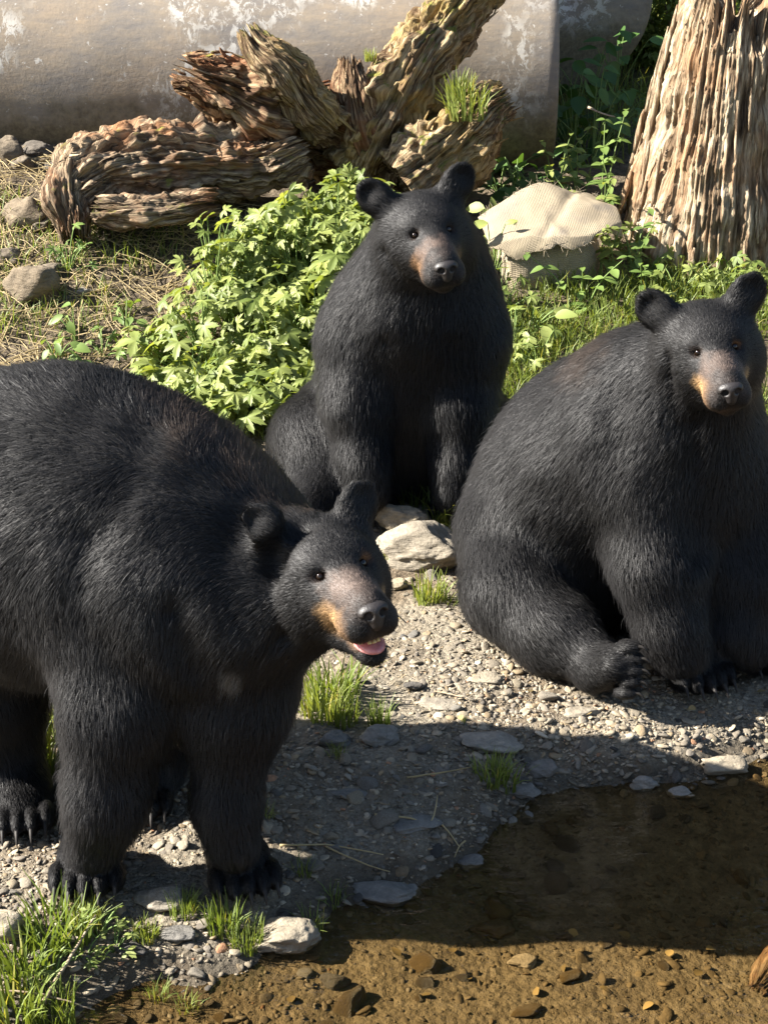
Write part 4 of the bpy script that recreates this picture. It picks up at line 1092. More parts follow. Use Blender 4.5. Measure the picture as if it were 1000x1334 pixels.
grass_mass('belly_grass', 'grass behind the left bear\'s legs', ground_pts(1500, -1.1, -0.62, 3.75, 4.5, 5, lambda x, y: -0.4 + 0 * x), 5, 0.11)

# ------------------------------------------------------------------ straw, twigs, fallen leaves
def straw_mass(name, label, n, seed, region, ln=(0.05, 0.22), tint=None):
    r = np.random.default_rng(seed); V, F, C = [], [], []
    k = 0
    while k < n:
        x, y = r.uniform(region[0], region[1]), r.uniform(region[2], region[3])
        k += 1
        a = r.uniform(0, 6.283); L = r.uniform(*ln)
        xs = x + np.cos(a) * np.array([-.5, 0, .5]) * L; ys = y + np.sin(a) * np.array([-.5, 0, .5]) * L
        zs = ground_fast(xs, ys) + r.uniform(0.004, 0.03) + np.array([0, r.uniform(0, .015), r.uniform(-.01, .03)])
        xs[1] += r.normal() * .006; ys[1] += r.normal() * .006
        pv, pf = tube(np.stack([xs, ys, zs], -1), np.array([1, 1, .7]) * r.uniform(.0012, .0026), 3, cap=False)
        F += [tuple(i + len(V) for i in q) for q in pf]; V += pv.tolist(); C += [np.ones(3) * r.uniform(.6, 1.15)] * len(pv)
    me = mesh_from(name, np.array(V), F); vcol(me, 'tint', np.array(C))
    o = link(name, me, M['straw']); o['kind'] = 'stuff'; o['label'] = label
straw_mass('straw', 'dry golden straw scattered round the rotten log', 3400, 4, (-2.6, -0.55, 5.6, 7.8))
straw_mass('dry_stalks', 'dry straw bits on the bare bank and slope', 420, 6, (-1.6, 1.3, 4.6, 7.5), (0.03, 0.12))
def stick(name, label, pts, rad, mat='twig', seed=0, cat='stick'):
    P = spline(pts, 14)
    pv, pf = tube(P, np.linspace(rad, rad * 0.45, 14), 7, seed, rad * 0.5)
    me = mesh_from(name, pv, pf); vcol(me, 'tint', np.ones((len(pv), 3)))
    o = link(name, me, M[mat]); return tag(o, label, cat)
def gp(px, py, up=0.01): q = on_ground(px, py); q[2] = max(q[2], 0) + up; return q
stick('stick', 'bare forked stick slanting over the shore at bottom left', [gp(52, 1332, 0.03), gp(85, 1288, 0.05), gp(128, 1222, 0.06)], 0.005, seed=3)
stick('stick', 'thin curved stick lying along the bottom left corner', [gp(0, 1300, 0.02), gp(60, 1312, 0.03), gp(125, 1332, 0.02)], 0.003, seed=4)
stick('straw_stalk', 'long straw stalk lying right of the shaded paw, upper one', [gp(365, 1106), gp(430, 1106), gp(500, 1118)], 0.0028, 'straw', cat='straw')
stick('straw_stalk', 'long straw stalk lying right of the shaded paw, lower one', [gp(425, 1108), gp(470, 1128), gp(508, 1140)], 0.0026, 'straw', cat='straw')
stick('straw_stalk', 'yellow stalk bent across the shaded gravel', [gp(488, 1066), gp(530, 1070), gp(560, 1076), gp(570, 1050, 0.03)], 0.003, 'straw', cat='straw')
stick('straw_stalk', 'short stalk in the shade above the half-sunk stone', [gp(570, 1074), gp(585, 1090), gp(598, 1108)], 0.0026, 'straw', cat='straw')
stick('straw_stalk', 'short stalk crossing down to the half-sunk stone', [gp(606, 1100), gp(598, 1108), gp(592, 1122)], 0.0026, 'straw', cat='straw')
stick('straw_stalk', 'stalk lying left of the low grey slab', [gp(530, 1018), gp(570, 1012), gp(612, 1004)], 0.0028, 'straw', cat='straw')
stick('twig', 'thin twig on the sunlit gravel near the black stone', [gp(565, 905), gp(585, 908), gp(602, 913)], 0.0024, cat='twig')
stick('twig', 'brown twig arching in front of the dark herbs', [at(765, 140, 8.0), at(785, 148, 7.95), at(800, 152, 7.9)], 0.006, cat='twig')
def dead(px, py, size, label, group):
    q = on_ground(px, py); me = ovate_leaf(int(px), 0.7); me.materials.append(M['dead_leaf'])
    o = link('fallen_leaf', me); tag(o, label, 'leaf', group); o.location = (q[0], q[1], q[2] + 0.008); o.scale = (size,) * 3; o.rotation_euler = (rq.normal() * .3, rq.normal() * .3, rq.uniform(0, 6.28))
for px, py in [(590, 1245), (640, 1230), (735, 1260), (820, 1225), (870, 1250), (700, 1300), (560, 1300), (520, 1250), (930, 1240), (780, 1290), (470, 1300), (380, 1310), (610, 1280), (850, 1310), (740, 1215), (905, 1275)]:
    dead(px, py, 0.028, 'small yellow-brown leaf sunk on the pond bed', 'sunken leaves')
for px, py in [(250, 1218), (985, 905), (905, 925), (600, 935), (770, 930), (690, 905)]:
    dead(px, py, 0.024, 'small dry leaf on the dry bank', 'dry leaves on the bank')
print('all', round(time.time() - T0, 1))

# ------------------------------------------------------------------ wood on the slope beyond the pipe (seen in the water)
def forest():
    r = np.random.default_rng(5); Vs, Ts = [], []; tv, tf = [], []
    for k in range(26):
        x = -15 + 30 * (k + r.uniform(-.3, .3)) / 25; y = r.uniform(15.5, 21); z0 = gz(x, y); h = r.uniform(8.5, 13); w = r.uniform(1.6, 2.4); n = 1500
        t = r.random(n) ** 0.8; rad = w * (1 - t) * (0.35 + 0.65 * r.random(n) ** 0.5) * (1 + 0.25 * np.sin(t * 50)); a = r.uniform(0, 6.283, n)
        pos = np.stack([x + rad * np.cos(a), y + rad * np.sin(a), z0 + 0.6 + t * (h - 0.6) - 0.25 * rad], -1)
        d = np.stack([np.cos(a), np.sin(a), -0.45 + 0 * a], -1) + r.normal(size=(n, 3)) * .3; sd = np.stack([-np.sin(a), np.cos(a), 0 * a], -1) + r.normal(size=(n, 3)) * .3
        s_ = r.uniform(.25, .5, n)[:, None]
        Vs.append(np.stack([pos, pos + s_ * (.5 * d + .3 * sd), pos + s_ * d, pos + s_ * (.5 * d - .3 * sd)], 1)); Ts.append(r.uniform(.5, 1.1, n))
        pv, pf = tube([(x, y, z0 - .3), (x, y, z0 + h * .5), (x, y, z0 + h)], [.2, .12, .02], 7)
        tf += [tuple(i + len(tv) for i in q) for q in pf]; tv += pv.tolist()
    V = np.concatenate(Vs).reshape(-1, 3)
    me = mesh_from('conifer_wood', V, np.arange(len(V)).reshape(-1, 4), False); vcol(me, 'tint', np.repeat(np.concatenate(Ts), 4)[:, None] * np.ones((1, 3)))
    o = link('conifer_wood', me, M['leaf_dark']); tag(o, 'dark conifer wood on the slope beyond the pipe', None, None, 'stuff')
    link('trunk', mesh_from('trunk', np.array(tv), tf), M['twig'], o)['kind'] = 'stuff'
forest()
# ------------------------------------------------------------------ bears: implicit surface, polygonised into one continuous body
def nrm(v): v = np.asarray(v, float); return v / (np.linalg.norm(v) + 1e-12)

class Prim:
    def __init__(s, kind, k, a=None, b=None, ra=0, rb=0, c=None, rad=None, rot=None, flow=None, fur=0.04, sub=False, grav=0.3):
        s.kind, s.k, s.sub, s.fur, s.grav = kind, k, sub, fur, grav
        if kind == 'cone':
            s.a, s.b, s.ra, s.rb = np.asarray(a, float), np.asarray(b, float), ra, rb
            s.flow = nrm(s.b - s.a) if flow is None else nrm(flow)
            m = max(ra, rb); s.lo = np.minimum(s.a, s.b) - m; s.hi = np.maximum(s.a, s.b) + m
        else:
            s.c = np.asarray(c, float); s.rad = np.asarray(rad, float); s.rot = np.eye(3) if rot is None else np.asarray(rot, float)
            s.flow = nrm(flow if flow is not None else (0, 0, -1)); m = s.rad.max(); s.lo = s.c - m; s.hi = s.c + m
    def d(s, P):
        if s.kind == 'cone':
            ba = s.b - s.a; L = ba @ ba + 1e-12
            pa = P - s.a
            t = np.clip(pa @ ba / L, 0, 1)
            return np.linalg.norm(pa - t[..., None] * ba, axis=-1) - (s.ra + (s.rb - s.ra) * t)
        q = (P - s.c) @ s.rot           # columns of rot are the local axes
        k0 = np.linalg.norm(q / s.rad, axis=-1); k1 = np.linalg.norm(q / s.rad ** 2, axis=-1) + 1e-9
        return k0 * (k0 - 1) / k1

def polygonise(prims, h, pad=0.04):
    lo = np.min([p.lo for p in prims if not p.sub], axis=0) - pad; hi = np.max([p.hi for p in prims if not p.sub], axis=0) + pad
    n = np.ceil((hi - lo) / h).astype(int) + 1
    ax = [lo[i] + h * np.arange(n[i]) for i in range(3)]
    D = np.full(n, 0.25, dtype=np.float64)
    for p in prims:
        m = p.k + 0.05
        i0 = np.clip(np.floor((p.lo - m - lo) / h).astype(int), 0, n); i1 = np.clip(np.ceil((p.hi + m - lo) / h).astype(int) + 1, 0, n)
        sl = tuple(slice(a, b) for a, b in zip(i0, i1))
        X = np.stack(np.meshgrid(*[ax[i][sl[i]] for i in range(3)], indexing='ij'), -1)
        d2 = p.d(X); d1 = D[sl]
        if p.sub:
            d2 = -d2
            hh = np.clip(0.5 - 0.5 * (d2 - d1) / p.k, 0, 1)
            D[sl] = d2 + (d1 - d2) * hh + p.k * hh * (1 - hh)
        else:
            hh = np.clip(0.5 + 0.5 * (d2 - d1) / p.k, 0, 1)
            D[sl] = d2 + (d1 - d2) * hh - p.k * hh * (1 - hh)
    D = np.where(D > 0.2, 0.2, D)
    S = D < 0
    # surface nets
    c = [(i, j, k) for i in (0, 1) for j in (0, 1) for k in (0, 1)]
    m = n - 1
    cnt = sum(S[i:i + m[0], j:j + m[1], k:k + m[2]].astype(np.int8) for i, j, k in c)
    act = np.argwhere((cnt > 0) & (cnt < 8))
    idx = np.full(m, -1, dtype=np.int64); idx[tuple(act.T)] = np.arange(len(act))
    acc = np.zeros((len(act), 3)); num = np.zeros(len(act))
    for i, j, k in c:
        for axn in range(3):
            o = [i, j, k]
            if o[axn]: continue
            e = list(o); e[axn] = 1
            d0 = D[tuple((act + o).T)]; d1 = D[tuple((act + e).T)]
            x = (d0 < 0) != (d1 < 0)
            t = np.where(x, d0 / (d0 - d1 + 1e-15), 0)
            pt = np.repeat(np.array(o, float)[None], len(act), 0); pt[:, axn] += t
            acc += pt * x[:, None]; num += x
    V = lo + h * (act + acc / num[:, None])
    F = []
    for axn in range(3):
        u, w = [(1, 2), (2, 0), (0, 1)][axn]
        sl0 = [slice(None)] * 3; sl1 = [slice(None)] * 3
        sl0[axn] = slice(0, n[axn] - 1); sl1[axn] = slice(1, n[axn])
        a, b = S[tuple(sl0)], S[tuple(sl1)]
        e = np.argwhere(a != b)
        e = e[(e[:, u] > 0) & (e[:, w] > 0) & (e[:, u] < m[u]) & (e[:, w] < m[w])]
        flip = a[tuple(e.T)]
        def cell(du, dw):
            q = e.copy(); q[:, u] -= du; q[:, w] -= dw; return idx[tuple(q.T)]
        q = np.stack([cell(1, 1), cell(0, 1), cell(0, 0), cell(1, 0)], -1)
        q[~flip] = q[~flip][:, ::-1]
        F.append(q)
    return V, np.concatenate(F)

def smooth_mesh(V, F, it=2, lam=0.5):
    E = np.concatenate([F[:, [0, 1]], F[:, [1, 2]], F[:, [2, 3]], F[:, [3, 0]]])
    E = np.concatenate([E, E[:, ::-1]])
    deg = np.bincount(E[:, 0], minlength=len(V))
    for _ in range(it):
        A = np.stack([np.bincount(E[:, 0], V[E[:, 1], k], minlength=len(V)) for k in range(3)], -1) / np.maximum(deg, 1)[:, None]
        V = V + lam * (A - V)
    return V

def normals(V, F):
    n = np.cross(V[F[:, 2]] - V[F[:, 0]], V[F[:, 3]] - V[F[:, 1]])
    N = np.stack([sum(np.bincount(F[:, c], n[:, k], minlength=len(V)) for c in range(4)) for k in range(3)], -1)
    return N / (np.linalg.norm(N, axis=1)[:, None] + 1e-12)

BLACK = np.array([0.0175, 0.0168, 0.0170])

class Bear:
    def __init__(s, label, base, seed):
        s.prims = []; s.eyes = []; s.claws = []; s.patches = []; s.bald = []; s.seed = seed; s.creases = []
        s.root = thing('black_bear', label, 'bear', tuple(base)); s.extra = []
    def cone(s, A, ra, B, rb, k=0.08, **kw): s.prims.append(Prim('cone', k, a=A, b=B, ra=ra, rb=rb, **kw))
    def ell(s, c, rad, k=0.08, **kw): s.prims.append(Prim('ell', k, c=c, rad=rad, **kw))
    def chain(s, pts, k=0.07, **kw):
        for (a, ra), (b, rb) in zip(pts[:-1], pts[1:]): s.cone(a, ra, b, rb, k, **kw)
    def paw(s, c, fwd, size=1.0, hind=False, pads_out=False):
        """Paw: flat pad, five toes and five claws; c is the ground point under its middle."""
        f = nrm([fwd[0], fwd[1], 0]); r = np.array([f[1], -f[0], 0.0]); u = np.array([0, 0, 1.0])
        c = np.asarray(c, float)
        rot = np.stack([f, r, u], 1)
        s.ell(c + u * 0.042 * size - f * 0.01, np.array([0.088, 0.068, 0.045]) * size, 0.045, rot=rot, flow=f + (0, 0, -0.5), fur=0.017, grav=0)
        for i in range(5):
            t = (i - 2) / 2
            tp = c + f * (0.088 - 0.024 * t * t) * size + r * t * 0.064 * size + u * 0.031 * size
            s.ell(tp, np.array([0.044, 0.0165, 0.030]) * size, 0.005, rot=rot, flow=f + (0, 0, -0.35), fur=0.009, grav=0)
            q0 = tp + f * 0.026 * size + u * 0.004; q1 = tp + f * 0.050 * size - u * 0.008 * size; q2 = tp + f * 0.064 * size - u * 0.027 * size
            s.claws.append((q0, q1, q2, 0.0062 * size))
    def head(s, cran, nose, sc=0.9, roll=0.0, open_mouth=0.0, ear_scale=1.0, ear_lift=(0, 0), ear_lat=(0.116, 0.116)):
        f = nrm(np.asarray(nose) - np.asarray(cran) + 0)
        # the nose sits a little under the axis through the skull
        up0 = np.array([0, 0, 1.0]); r = nrm(np.cross(f, up0)); u = np.cross(r, f)
        cr_, sr_ = math.cos(roll), math.sin(roll)
        r, u = r * cr_ + u * sr_, u * cr_ - r * sr_
        # tip f up slightly so that the drooped nose lands on the target
        ang = math.atan2(0.066, 0.310)
        f, u = f * math.cos(ang) + u * math.sin(ang), u * math.cos(ang) - f * math.sin(ang)
        s.f, s.r, s.u, s.c0, s.sc = f, r, u, np.asarray(cran, float), sc
        B3 = np.stack([f, r, u], 1)
        H = lambda x, y, z: s.c0 + sc * (f * x + r * y + u * z)
        s.H = H
        back = -f
        E = lambda c, rad, k, **kw: s.ell(H(*c), np.array(rad) * sc, k * sc, rot=B3, **kw)
        E((-0.02, 0, -0.008), (0.135, 0.110, 0.099), 0.08, flow=back - 0.2 * u, fur=0.014, grav=0.1)
        E((0.062, 0, 0.026), (0.072, 0.082, 0.056), 0.06, flow=back + 0.3 * u, fur=0.008, grav=0)
        for sg in (-1, 1):
            E((0.000, sg * 0.068, -0.062), (0.095, 0.066, 0.088), 0.06, flow=back * 0.9 - 0.55 * u + sg * 0.35 * r, fur=0.022, grav=0.1)
            E((0.088, sg * 0.040, 0.030), (0.034, 0.032, 0.022), 0.04, flow=back + 0.3 * u + 0.2 * sg * r, fur=0.006, grav=0)   # brow
            E((0.105, sg * 0.046, -0.042), (0.060, 0.030, 0.040), 0.05, flow=back - 0.2 * u + 0.4 * sg * r, fur=0.008, grav=0)
        # muzzle
        s.cone(H(0.09, 0, -0.036), 0.068 * sc, H(0.248, 0, -0.062), 0.051 * sc, 0.045 * sc, flow=back, fur=0.006, grav=0)
        s.cone(H(0.10, 0, 0.004), 0.044 * sc, H(0.284, 0, -0.044), 0.031 * sc, 0.03 * sc, flow=back, fur=0.005, grav=0)
        for sg in (-1, 1):
            E((0.236, sg * 0.031, -0.082), (0.066, 0.035, 0.037), 0.02, flow=back - 0.3 * u + 0.3 * sg * r, fur=0.006, grav=0)   # upper lips
        jd = open_mouth
        s.cone(H(0.03, 0, -0.100), 0.062 * sc, H(0.220, 0, -0.114 - jd * 0.8), 0.032 * sc, (0.02 if jd < 0.01 else 0.006) * sc, flow=back, fur=0.010, grav=0.1)
        s.cone(H(0.0, 0, -0.09), 0.085 * sc, H(0.07, 0, -0.105), 0.062 * sc, 0.05 * sc, flow=back - 0.4 * u, fur=0.024, grav=0.1)
        # ears
        for sg in (-1, 1):
            en = nrm(f * 0.92 + sg * r * 0.16 + u * 0.06)
            eo = nrm(u * 0.76 + sg * r * 0.65); eo = nrm(eo - en * (eo @ en)); ew = np.cross(en, eo)
            es = sc * ear_scale
            lift = ear_lift[0 if sg > 0 else 1]
            lat = ear_lat[0 if sg > 0 else 1]
            ec = H(-0.045 + lift * 1.2, sg * lat, 0.088) + eo * (0.026 + lift) * es
            s.ell(ec, np.array([0.019, 0.050, 0.059]) * es, 0.022 * es, rot=np.stack([en, ew, eo], 1), flow=eo, fur=0.013, grav=0)
            s.prims.append(Prim('ell', 0.012 * es, c=ec + en * 0.030 * es + eo * 0.010 * es, rad=np.array([0.033, 0.042, 0.051]) * es, rot=np.stack([en, ew, eo], 1), sub=True))
            s.cone(H(-0.05, sg * 0.086, 0.055), 0.052 * sc, ec - eo * 0.03 * es - en * 0.012, 0.036 * es, 0.03, flow=eo, fur=0.016, grav=0)
            # eye
            ep = H(0.128, sg * 0.050, 0.016)
            s.prims.append(Prim('ell', 0.012 * sc, c=ep + 0.006 * sc * f, rad=np.array([0.014, 0.017, 0.0125]) * sc, rot=B3, sub=True))
            s.eyes.append((ep - f * 0.003 * sc, 0.0112 * sc)); s.bald.append((ep + f * 0.004 * sc, 0.0135 * sc))
            s.patches.append((ep, (0.026 * sc,) * 3, (0.05, 0.032, 0.024), 0.7))
        s.patches.append((H(0.225, 0, -0.055), (0.105, 0.085, 0.085), (0.085, 0.064, 0.054), 0.75))
        s.bald.append((H(0.311, 0, -0.052), 0.028 * sc))
    def build(s, res=0.0085, nhair=190000, fur_scale=1.0):
        t0 = time.time()
        V, F = polygonise(s.prims, res)
        V = smooth_mesh(V, F, 2)
        N = normals(V, F)
        # soft folds of fat and skin
        adds = [p for p in s.prims if not p.sub]
        Dm = np.stack([p.d(V) for p in adds], 1)
        W = np.exp(-(Dm - Dm.min(1)[:, None]) / 0.022); W /= W.sum(1)[:, None]
        flow = W @ np.stack([p.flow for p in adds]); fur = W @ np.array([p.fur for p in adds]); grav = W @ np.array([p.grav for p in adds])
        amp = np.clip((fur - 0.018) / 0.008, 0, 1)
        V = V + N * (amp * (0.008 * fbm(V, 5.0, s.seed, 2) + 0.004 * vnoise(V, 14, s.seed + 3)))[:, None]
        for (pa, pb, wd, dpt) in s.creases:
            q = Prim('cone', 0.1, a=pa, b=pb, ra=0, rb=0).d(V)
            V = V - N * (dpt * np.exp(-(q / wd) ** 2))[:, None]
        N = normals(V, F)
        tint = np.repeat(BLACK[None], len(V), 0) * (1 + 0.25 * fbm(V, 9, s.seed + 5, 3))[:, None]
        for (c, r, colr, st) in s.patches:
            w = np.clip(1 - np.linalg.norm((V - np.asarray(c)) / np.asarray(r), axis=1) + 0.25 * fbm(V, 40, s.seed + 8, 3), 0, 1)
            w = np.clip(w * 2.0, 0, 1)[:, None] * st
            tint = tint * (1 - w) + np.array(colr) * w
        me = mesh_from('body', V, F); vcol(me, 'tint', tint * 0.55)
        body = wlink('body', me, M['skin'], s.root)
        # ---- fur
        flow = flow + np.stack([0 * grav, 0 * grav, -grav], 1)
        sw = np.stack([vnoise(V, 4.2, s.seed + 20 + k) for k in range(3)], -1) * 0.34 + np.stack([vnoise(V, 13, s.seed + 30 + k) for k in range(3)], -1) * 0.16
        flow = flow / (np.linalg.norm(flow, axis=1)[:, None] + 1e-9) + sw * np.clip(fur / 0.03, 0.15, 1)[:, None]
        tri = np.concatenate([F[:, [0, 1, 2]], F[:, [0, 2, 3]]])
        ar = 0.5 * np.linalg.norm(np.cross(V[tri[:, 1]] - V[tri[:, 0]], V[tri[:, 2]] - V[tri[:, 0]]), axis=1)
        dens = np.clip(0.026 / fur, 0.8, 3.0)
        pw = ar * dens[tri].mean(1); pw /= pw.sum()
        r = np.random.default_rng(s.seed)
        ti = r.choice(len(tri), nhair, p=pw)
        b = r.random((nhair, 2)); fl = b.sum(1) > 1; b[fl] = 1 - b[fl]
        bc = np.stack([1 - b.sum(1), b[:, 0], b[:, 1]], 1)
        ip = lambda A: (A[tri[ti]] * bc.reshape(nhair, 3, *([1] * (A.ndim - 1)))).sum(1)
        X, Nn, Fl, Ln, Tn = ip(V), ip(N), ip(flow), ip(fur), ip(tint)
        Nn /= np.linalg.norm(Nn, axis=1)[:, None]
        keep = np.ones(nhair, bool)
        for c, rr in s.bald: keep &= np.linalg.norm(X - c, axis=1) > rr
        keep &= X[:, 2] > ground_fast(X[:, 0], X[:, 1]) - 0.01
        X, Nn, Fl, Ln, Tn = X[keep], Nn[keep], Fl[keep], Ln[keep], Tn[keep]
        nh = len(X)
        Ft = Fl - Nn * (Fl * Nn).sum(1)[:, None]
        Ft /= np.linalg.norm(Ft, axis=1)[:, None] + 1e-6
        Ft += r.normal(size=(nh, 3)) * 0.16
        L = Ln * fur_scale * r.uniform(0.6, 1.15, nh) * (1 + 0.18 * vnoise(X, 24, s.seed + 60))
        lift = r.uniform(0.20, 0.50, nh) + 0.08 * vnoise(X, 17, s.seed + 61)
        guard = (r.random(nh) < 0.06) & (Ln > 0.02)
        L = np.where(guard, L * 1.4, L); lift = np.where(guard, lift + 0.22, lift)
        npt = 5
        t = np.linspace(0, 1, npt)
        Pts = X[:, None, :] + L[:, None, None] * (Nn[:, None, :] * (lift[:, None] * (1.55 * t - 0.75 * t * t)[None])[..., None] + Ft[:, None, :] * (t ** 1.2)[None, :, None] * 0.92)
        Pts[:, :, 2] -= (0.10 * L)[:, None] * (t ** 2)[None]
        # tufts: tips lean towards the mean tip of their small cell
        for cell, st in ((0.007, 0.22), (0.020, 0.10)):
            jit = X + 0.006 * np.stack([vnoise(X, 60, s.seed + 70 + k) for k in range(3)], -1)
            key = np.floor(jit / cell).astype(np.int64); hk = key[:, 0] * 73856093 ^ key[:, 1] * 19349663 ^ key[:, 2] * 83492791
            _, inv = np.unique(hk, return_inverse=True)
            cn = np.bincount(inv)
            tip = Pts[:, -1]
            mean = np.stack([np.bincount(inv, tip[:, k]) for k in range(3)], -1) / cn[:, None]
            off = (mean[inv] - tip)
            mx = (L * 0.5)[:, None]; ol = np.linalg.norm(off, axis=1)[:, None] + 1e-9
            off = off * np.minimum(1, mx / ol)
            Pts += off[:, None, :] * (st * np.clip(Ln / 0.02, 0.2, 1))[:, None, None] * (t ** 1.6)[None, :, None]
        rad = (0.00026 + 0.0048 * Ln)[:, None] * np.array([1.0, 0.95, 0.8, 0.55, 0.12])[None]
        hc = bpy.data.hair_curves.new('fur')
        hc.add_curves([npt] * nh)
        hc.attributes['position'].data.foreach_set('vector', Pts.astype(np.float32).ravel())
        ra = hc.attributes.get('radius') or hc.attributes.new('radius', 'FLOAT', 'POINT')
        ra.data.foreach_set('value', rad.astype(np.float32).ravel())
        ca = hc.attributes.new('tint', 'FLOAT_COLOR', 'CURVE')
        cc = np.ones((nh, 4), np.float32); cc[:, :3] = np.clip(Tn * r.uniform(0.6, 1.5, nh)[:, None], 0.002, 1)
        ca.data.foreach_set('color', cc.ravel())
        tdir = Pts[:, 3] - Pts[:, 1]; tdir /= np.linalg.norm(tdir, axis=1)[:, None] + 1e-9
        sn = Nn + 0.30 * r.normal(size=(nh, 3)); sn -= tdir * (sn * tdir).sum(1)[:, None]; sn = sn + 0.35 * Nn; sn /= np.linalg.norm(sn, axis=1)[:, None]
        na = hc.attributes.new('strand_normal', 'FLOAT_VECTOR', 'CURVE'); na.data.foreach_set('vector', sn.astype(np.float32).ravel())
        hc.materials.append(M['fur'])
        fo = link('fur', hc, None, body)
        # ---- eyes, nose, claws
        v, f = ICO[3]
        for c, rr in s.eyes:
            me = mesh_from('eye', v * rr + c, f); wlink('eye', me, M['eye'], s.root)
        B3 = np.stack([s.f, s.r, s.u], 1); sc = s.sc; H = s.H
        np_ = [Prim('ell', 0.01, c=H(0.298, 0, -0.044), rad=np.array([0.025, 0.036, 0.022]) * sc, rot=B3),
               Prim('ell', 0.012 * sc, c=H(0.296, 0, -0.066), rad=np.array([0.022, 0.018, 0.025]) * sc, rot=B3)]
        for sg in (-1, 1):
            np_.append(Prim('ell', 0.004 * sc, c=H(0.323, sg * 0.017, -0.049), rad=np.array([0.021, 0.0105, 0.0098]) * sc, rot=B3, sub=True))
            np_.append(Prim('ell', 0.004 * sc, c=H(0.308, sg * 0.033, -0.056), rad=np.array([0.016, 0.012, 0.005]) * sc, rot=B3, sub=True))
        nv, nf = polygonise(np_, 0.0022, 0.01)
        wlink('nose', mesh_from('nose', smooth_mesh(nv, nf, 1), nf), M['nose'], s.root)
        for q0, q1, q2, rr in s.claws:
            pv, pf = tube(spline([q0, q1, q2], 6), rr * np.array([1.0, 0.95, 0.8, 0.6, 0.38, 0.08]), 7)
            wlink('claw', mesh_from('claw', pv, pf), M['claw'], s.root)
        print('bear', nh, len(V), round(time.time() - t0, 1))

TAN = (0.40, 0.25, 0.12); BROWN = (0.07, 0.047, 0.033); GREYBR = (0.14, 0.105, 0.088)

# ---------- bear A: standing at the water, mouth open
bA = Bear('big black bear standing at the pond edge on four legs, mouth open', on_ground(215, 1130), 11)
def legA():
    bA.ell(at(40, 690, 3.66), (0.36, 0.26, 0.345), 0.15, flow=(-0.45, 0.8, -0.4), fur=0.026)
    bA.ell(at(130, 690, 3.60), (0.32, 0.27, 0.335), 0.15, flow=(-0.45, 0.8, -0.4), fur=0.026)
    bA.ell(at(205, 716, 3.50), (0.265, 0.25, 0.255), 0.14, flow=(-0.5, 0.6, -0.6), fur=0.026)
    bA.ell(at(265, 770, 3.44), (0.22, 0.20, 0.20), 0.12, flow=(-0.2, 0.2, -1), fur=0.028)
    bA.cone(at(378, 744, 3.37), 0.120, at(262, 718, 3.47), 0.205, 0.12, fur=0.026)
    bA.cone(at(378, 780, 3.32), 0.11, at(280, 790, 3.40), 0.17, 0.10, fur=0.026)
    # front legs
    bA.chain([(at(150, 790, 3.44), 0.165), (at(158, 905, 3.36), 0.124), (at(138, 1040, 3.31), 0.076), (at(124, 1098, 3.31), 0.060)], 0.06, fur=0.026)
    bA.chain([(at(318, 800, 3.44), 0.150), (at(306, 915, 3.38), 0.112), (at(294, 1040, 3.33), 0.058), (at(303, 1098, 3.31), 0.054)], 0.06, fur=0.026)
    p1 = on_ground(118, 1136); p2 = on_ground(312, 1138)
    bA.paw(p1, (0.05, -1, 0), 1.0); bA.paw(p2, (0.28, -1, 0), 0.98)
    # hind legs
    bA.chain([(at(-30, 760, 3.75), 0.21), (at(-20, 900, 3.68), 0.13), (at(5, 1000, 3.66), 0.08), (at(22, 1035, 3.62), 0.066)], 0.08, fur=0.027)
    bA.chain([(at(190, 800, 3.72), 0.18), (at(200, 900, 3.74), 0.115), (at(190, 985, 3.74), 0.075), (at(186, 1015, 3.70), 0.064)], 0.08, fur=0.027)
    p3 = on_ground(26, 1060); p4 = on_ground(186, 1042)
    bA.paw(p3, (0.15, -1, 0), 0.98); bA.paw(p4, (0.05, -1, 0), 0.92)
legA()
bA.head(at(424, 738, 3.27), at(481, 799, 3.05), 0.87, roll=R(-9), open_mouth=0.055, ear_lift=(0.042, 0.0), ear_lat=(0.078, 0.110), ear_scale=0.98)
hA = bA.H
for sg in (-1, 1):
    bA.patches.append((hA(0.190, sg * 0.052, -0.075), (0.068, 0.062, 0.048), TAN, 0.95))
bA.patches.append((hA(0.205, 0, -0.015), (0.085, 0.05, 0.05), GREYBR, 0.85))
bA.patches.append((hA(0.12, -0.055, 0.03), (0.022, 0.022, 0.016), (0.22, 0.10, 0.04), 0.8))
bA.patches.append((at(365, 600, 3.48), (0.15, 0.16, 0.11), (0.10, 0.064, 0.040), 0.8))
bA.patches.append((at(290, 555, 3.58), (0.22, 0.2, 0.11), (0.08, 0.053, 0.036), 0.5))
bA.patches.append((at(302, 878, 3.24), (0.028, 0.09, 0.045), (0.30, 0.28, 0.25), 0.5))
bA.creases += [(at(180, 600, 3.3), at(215, 690, 3.25), 0.02, 0.006), (at(300, 700, 3.2), at(270, 830, 3.15), 0.018, 0.010), (at(260, 690, 3.2), at(225, 800, 3.2), 0.016, 0.008), (at(408, 655, 3.30), at(352, 735, 3.22), 0.026, 0.032), (at(352, 735, 3.22), at(372, 830, 3.2), 0.026, 0.030), (at(330, 640, 3.32), at(290, 740, 3.2), 0.035, 0.016),
               (at(90, 830, 3.22), at(105, 700, 3.26), 0.05, 0.020), (at(225, 800, 3.2), at(250, 880, 3.2), 0.04, 0.022), (at(200, 590, 3.4), at(130, 690, 3.28), 0.05, 0.012)]
bA.patches.append((hA(0.235, 0.042, -0.085), (0.05, 0.045, 0.05), (0.16, 0.10, 0.06), 0.8)); bA.patches.append((hA(0.20, 0.02, -0.125), (0.05, 0.05, 0.02), (0.2, 0.12, 0.07), 0.7))
bA.build(nhair=480000)
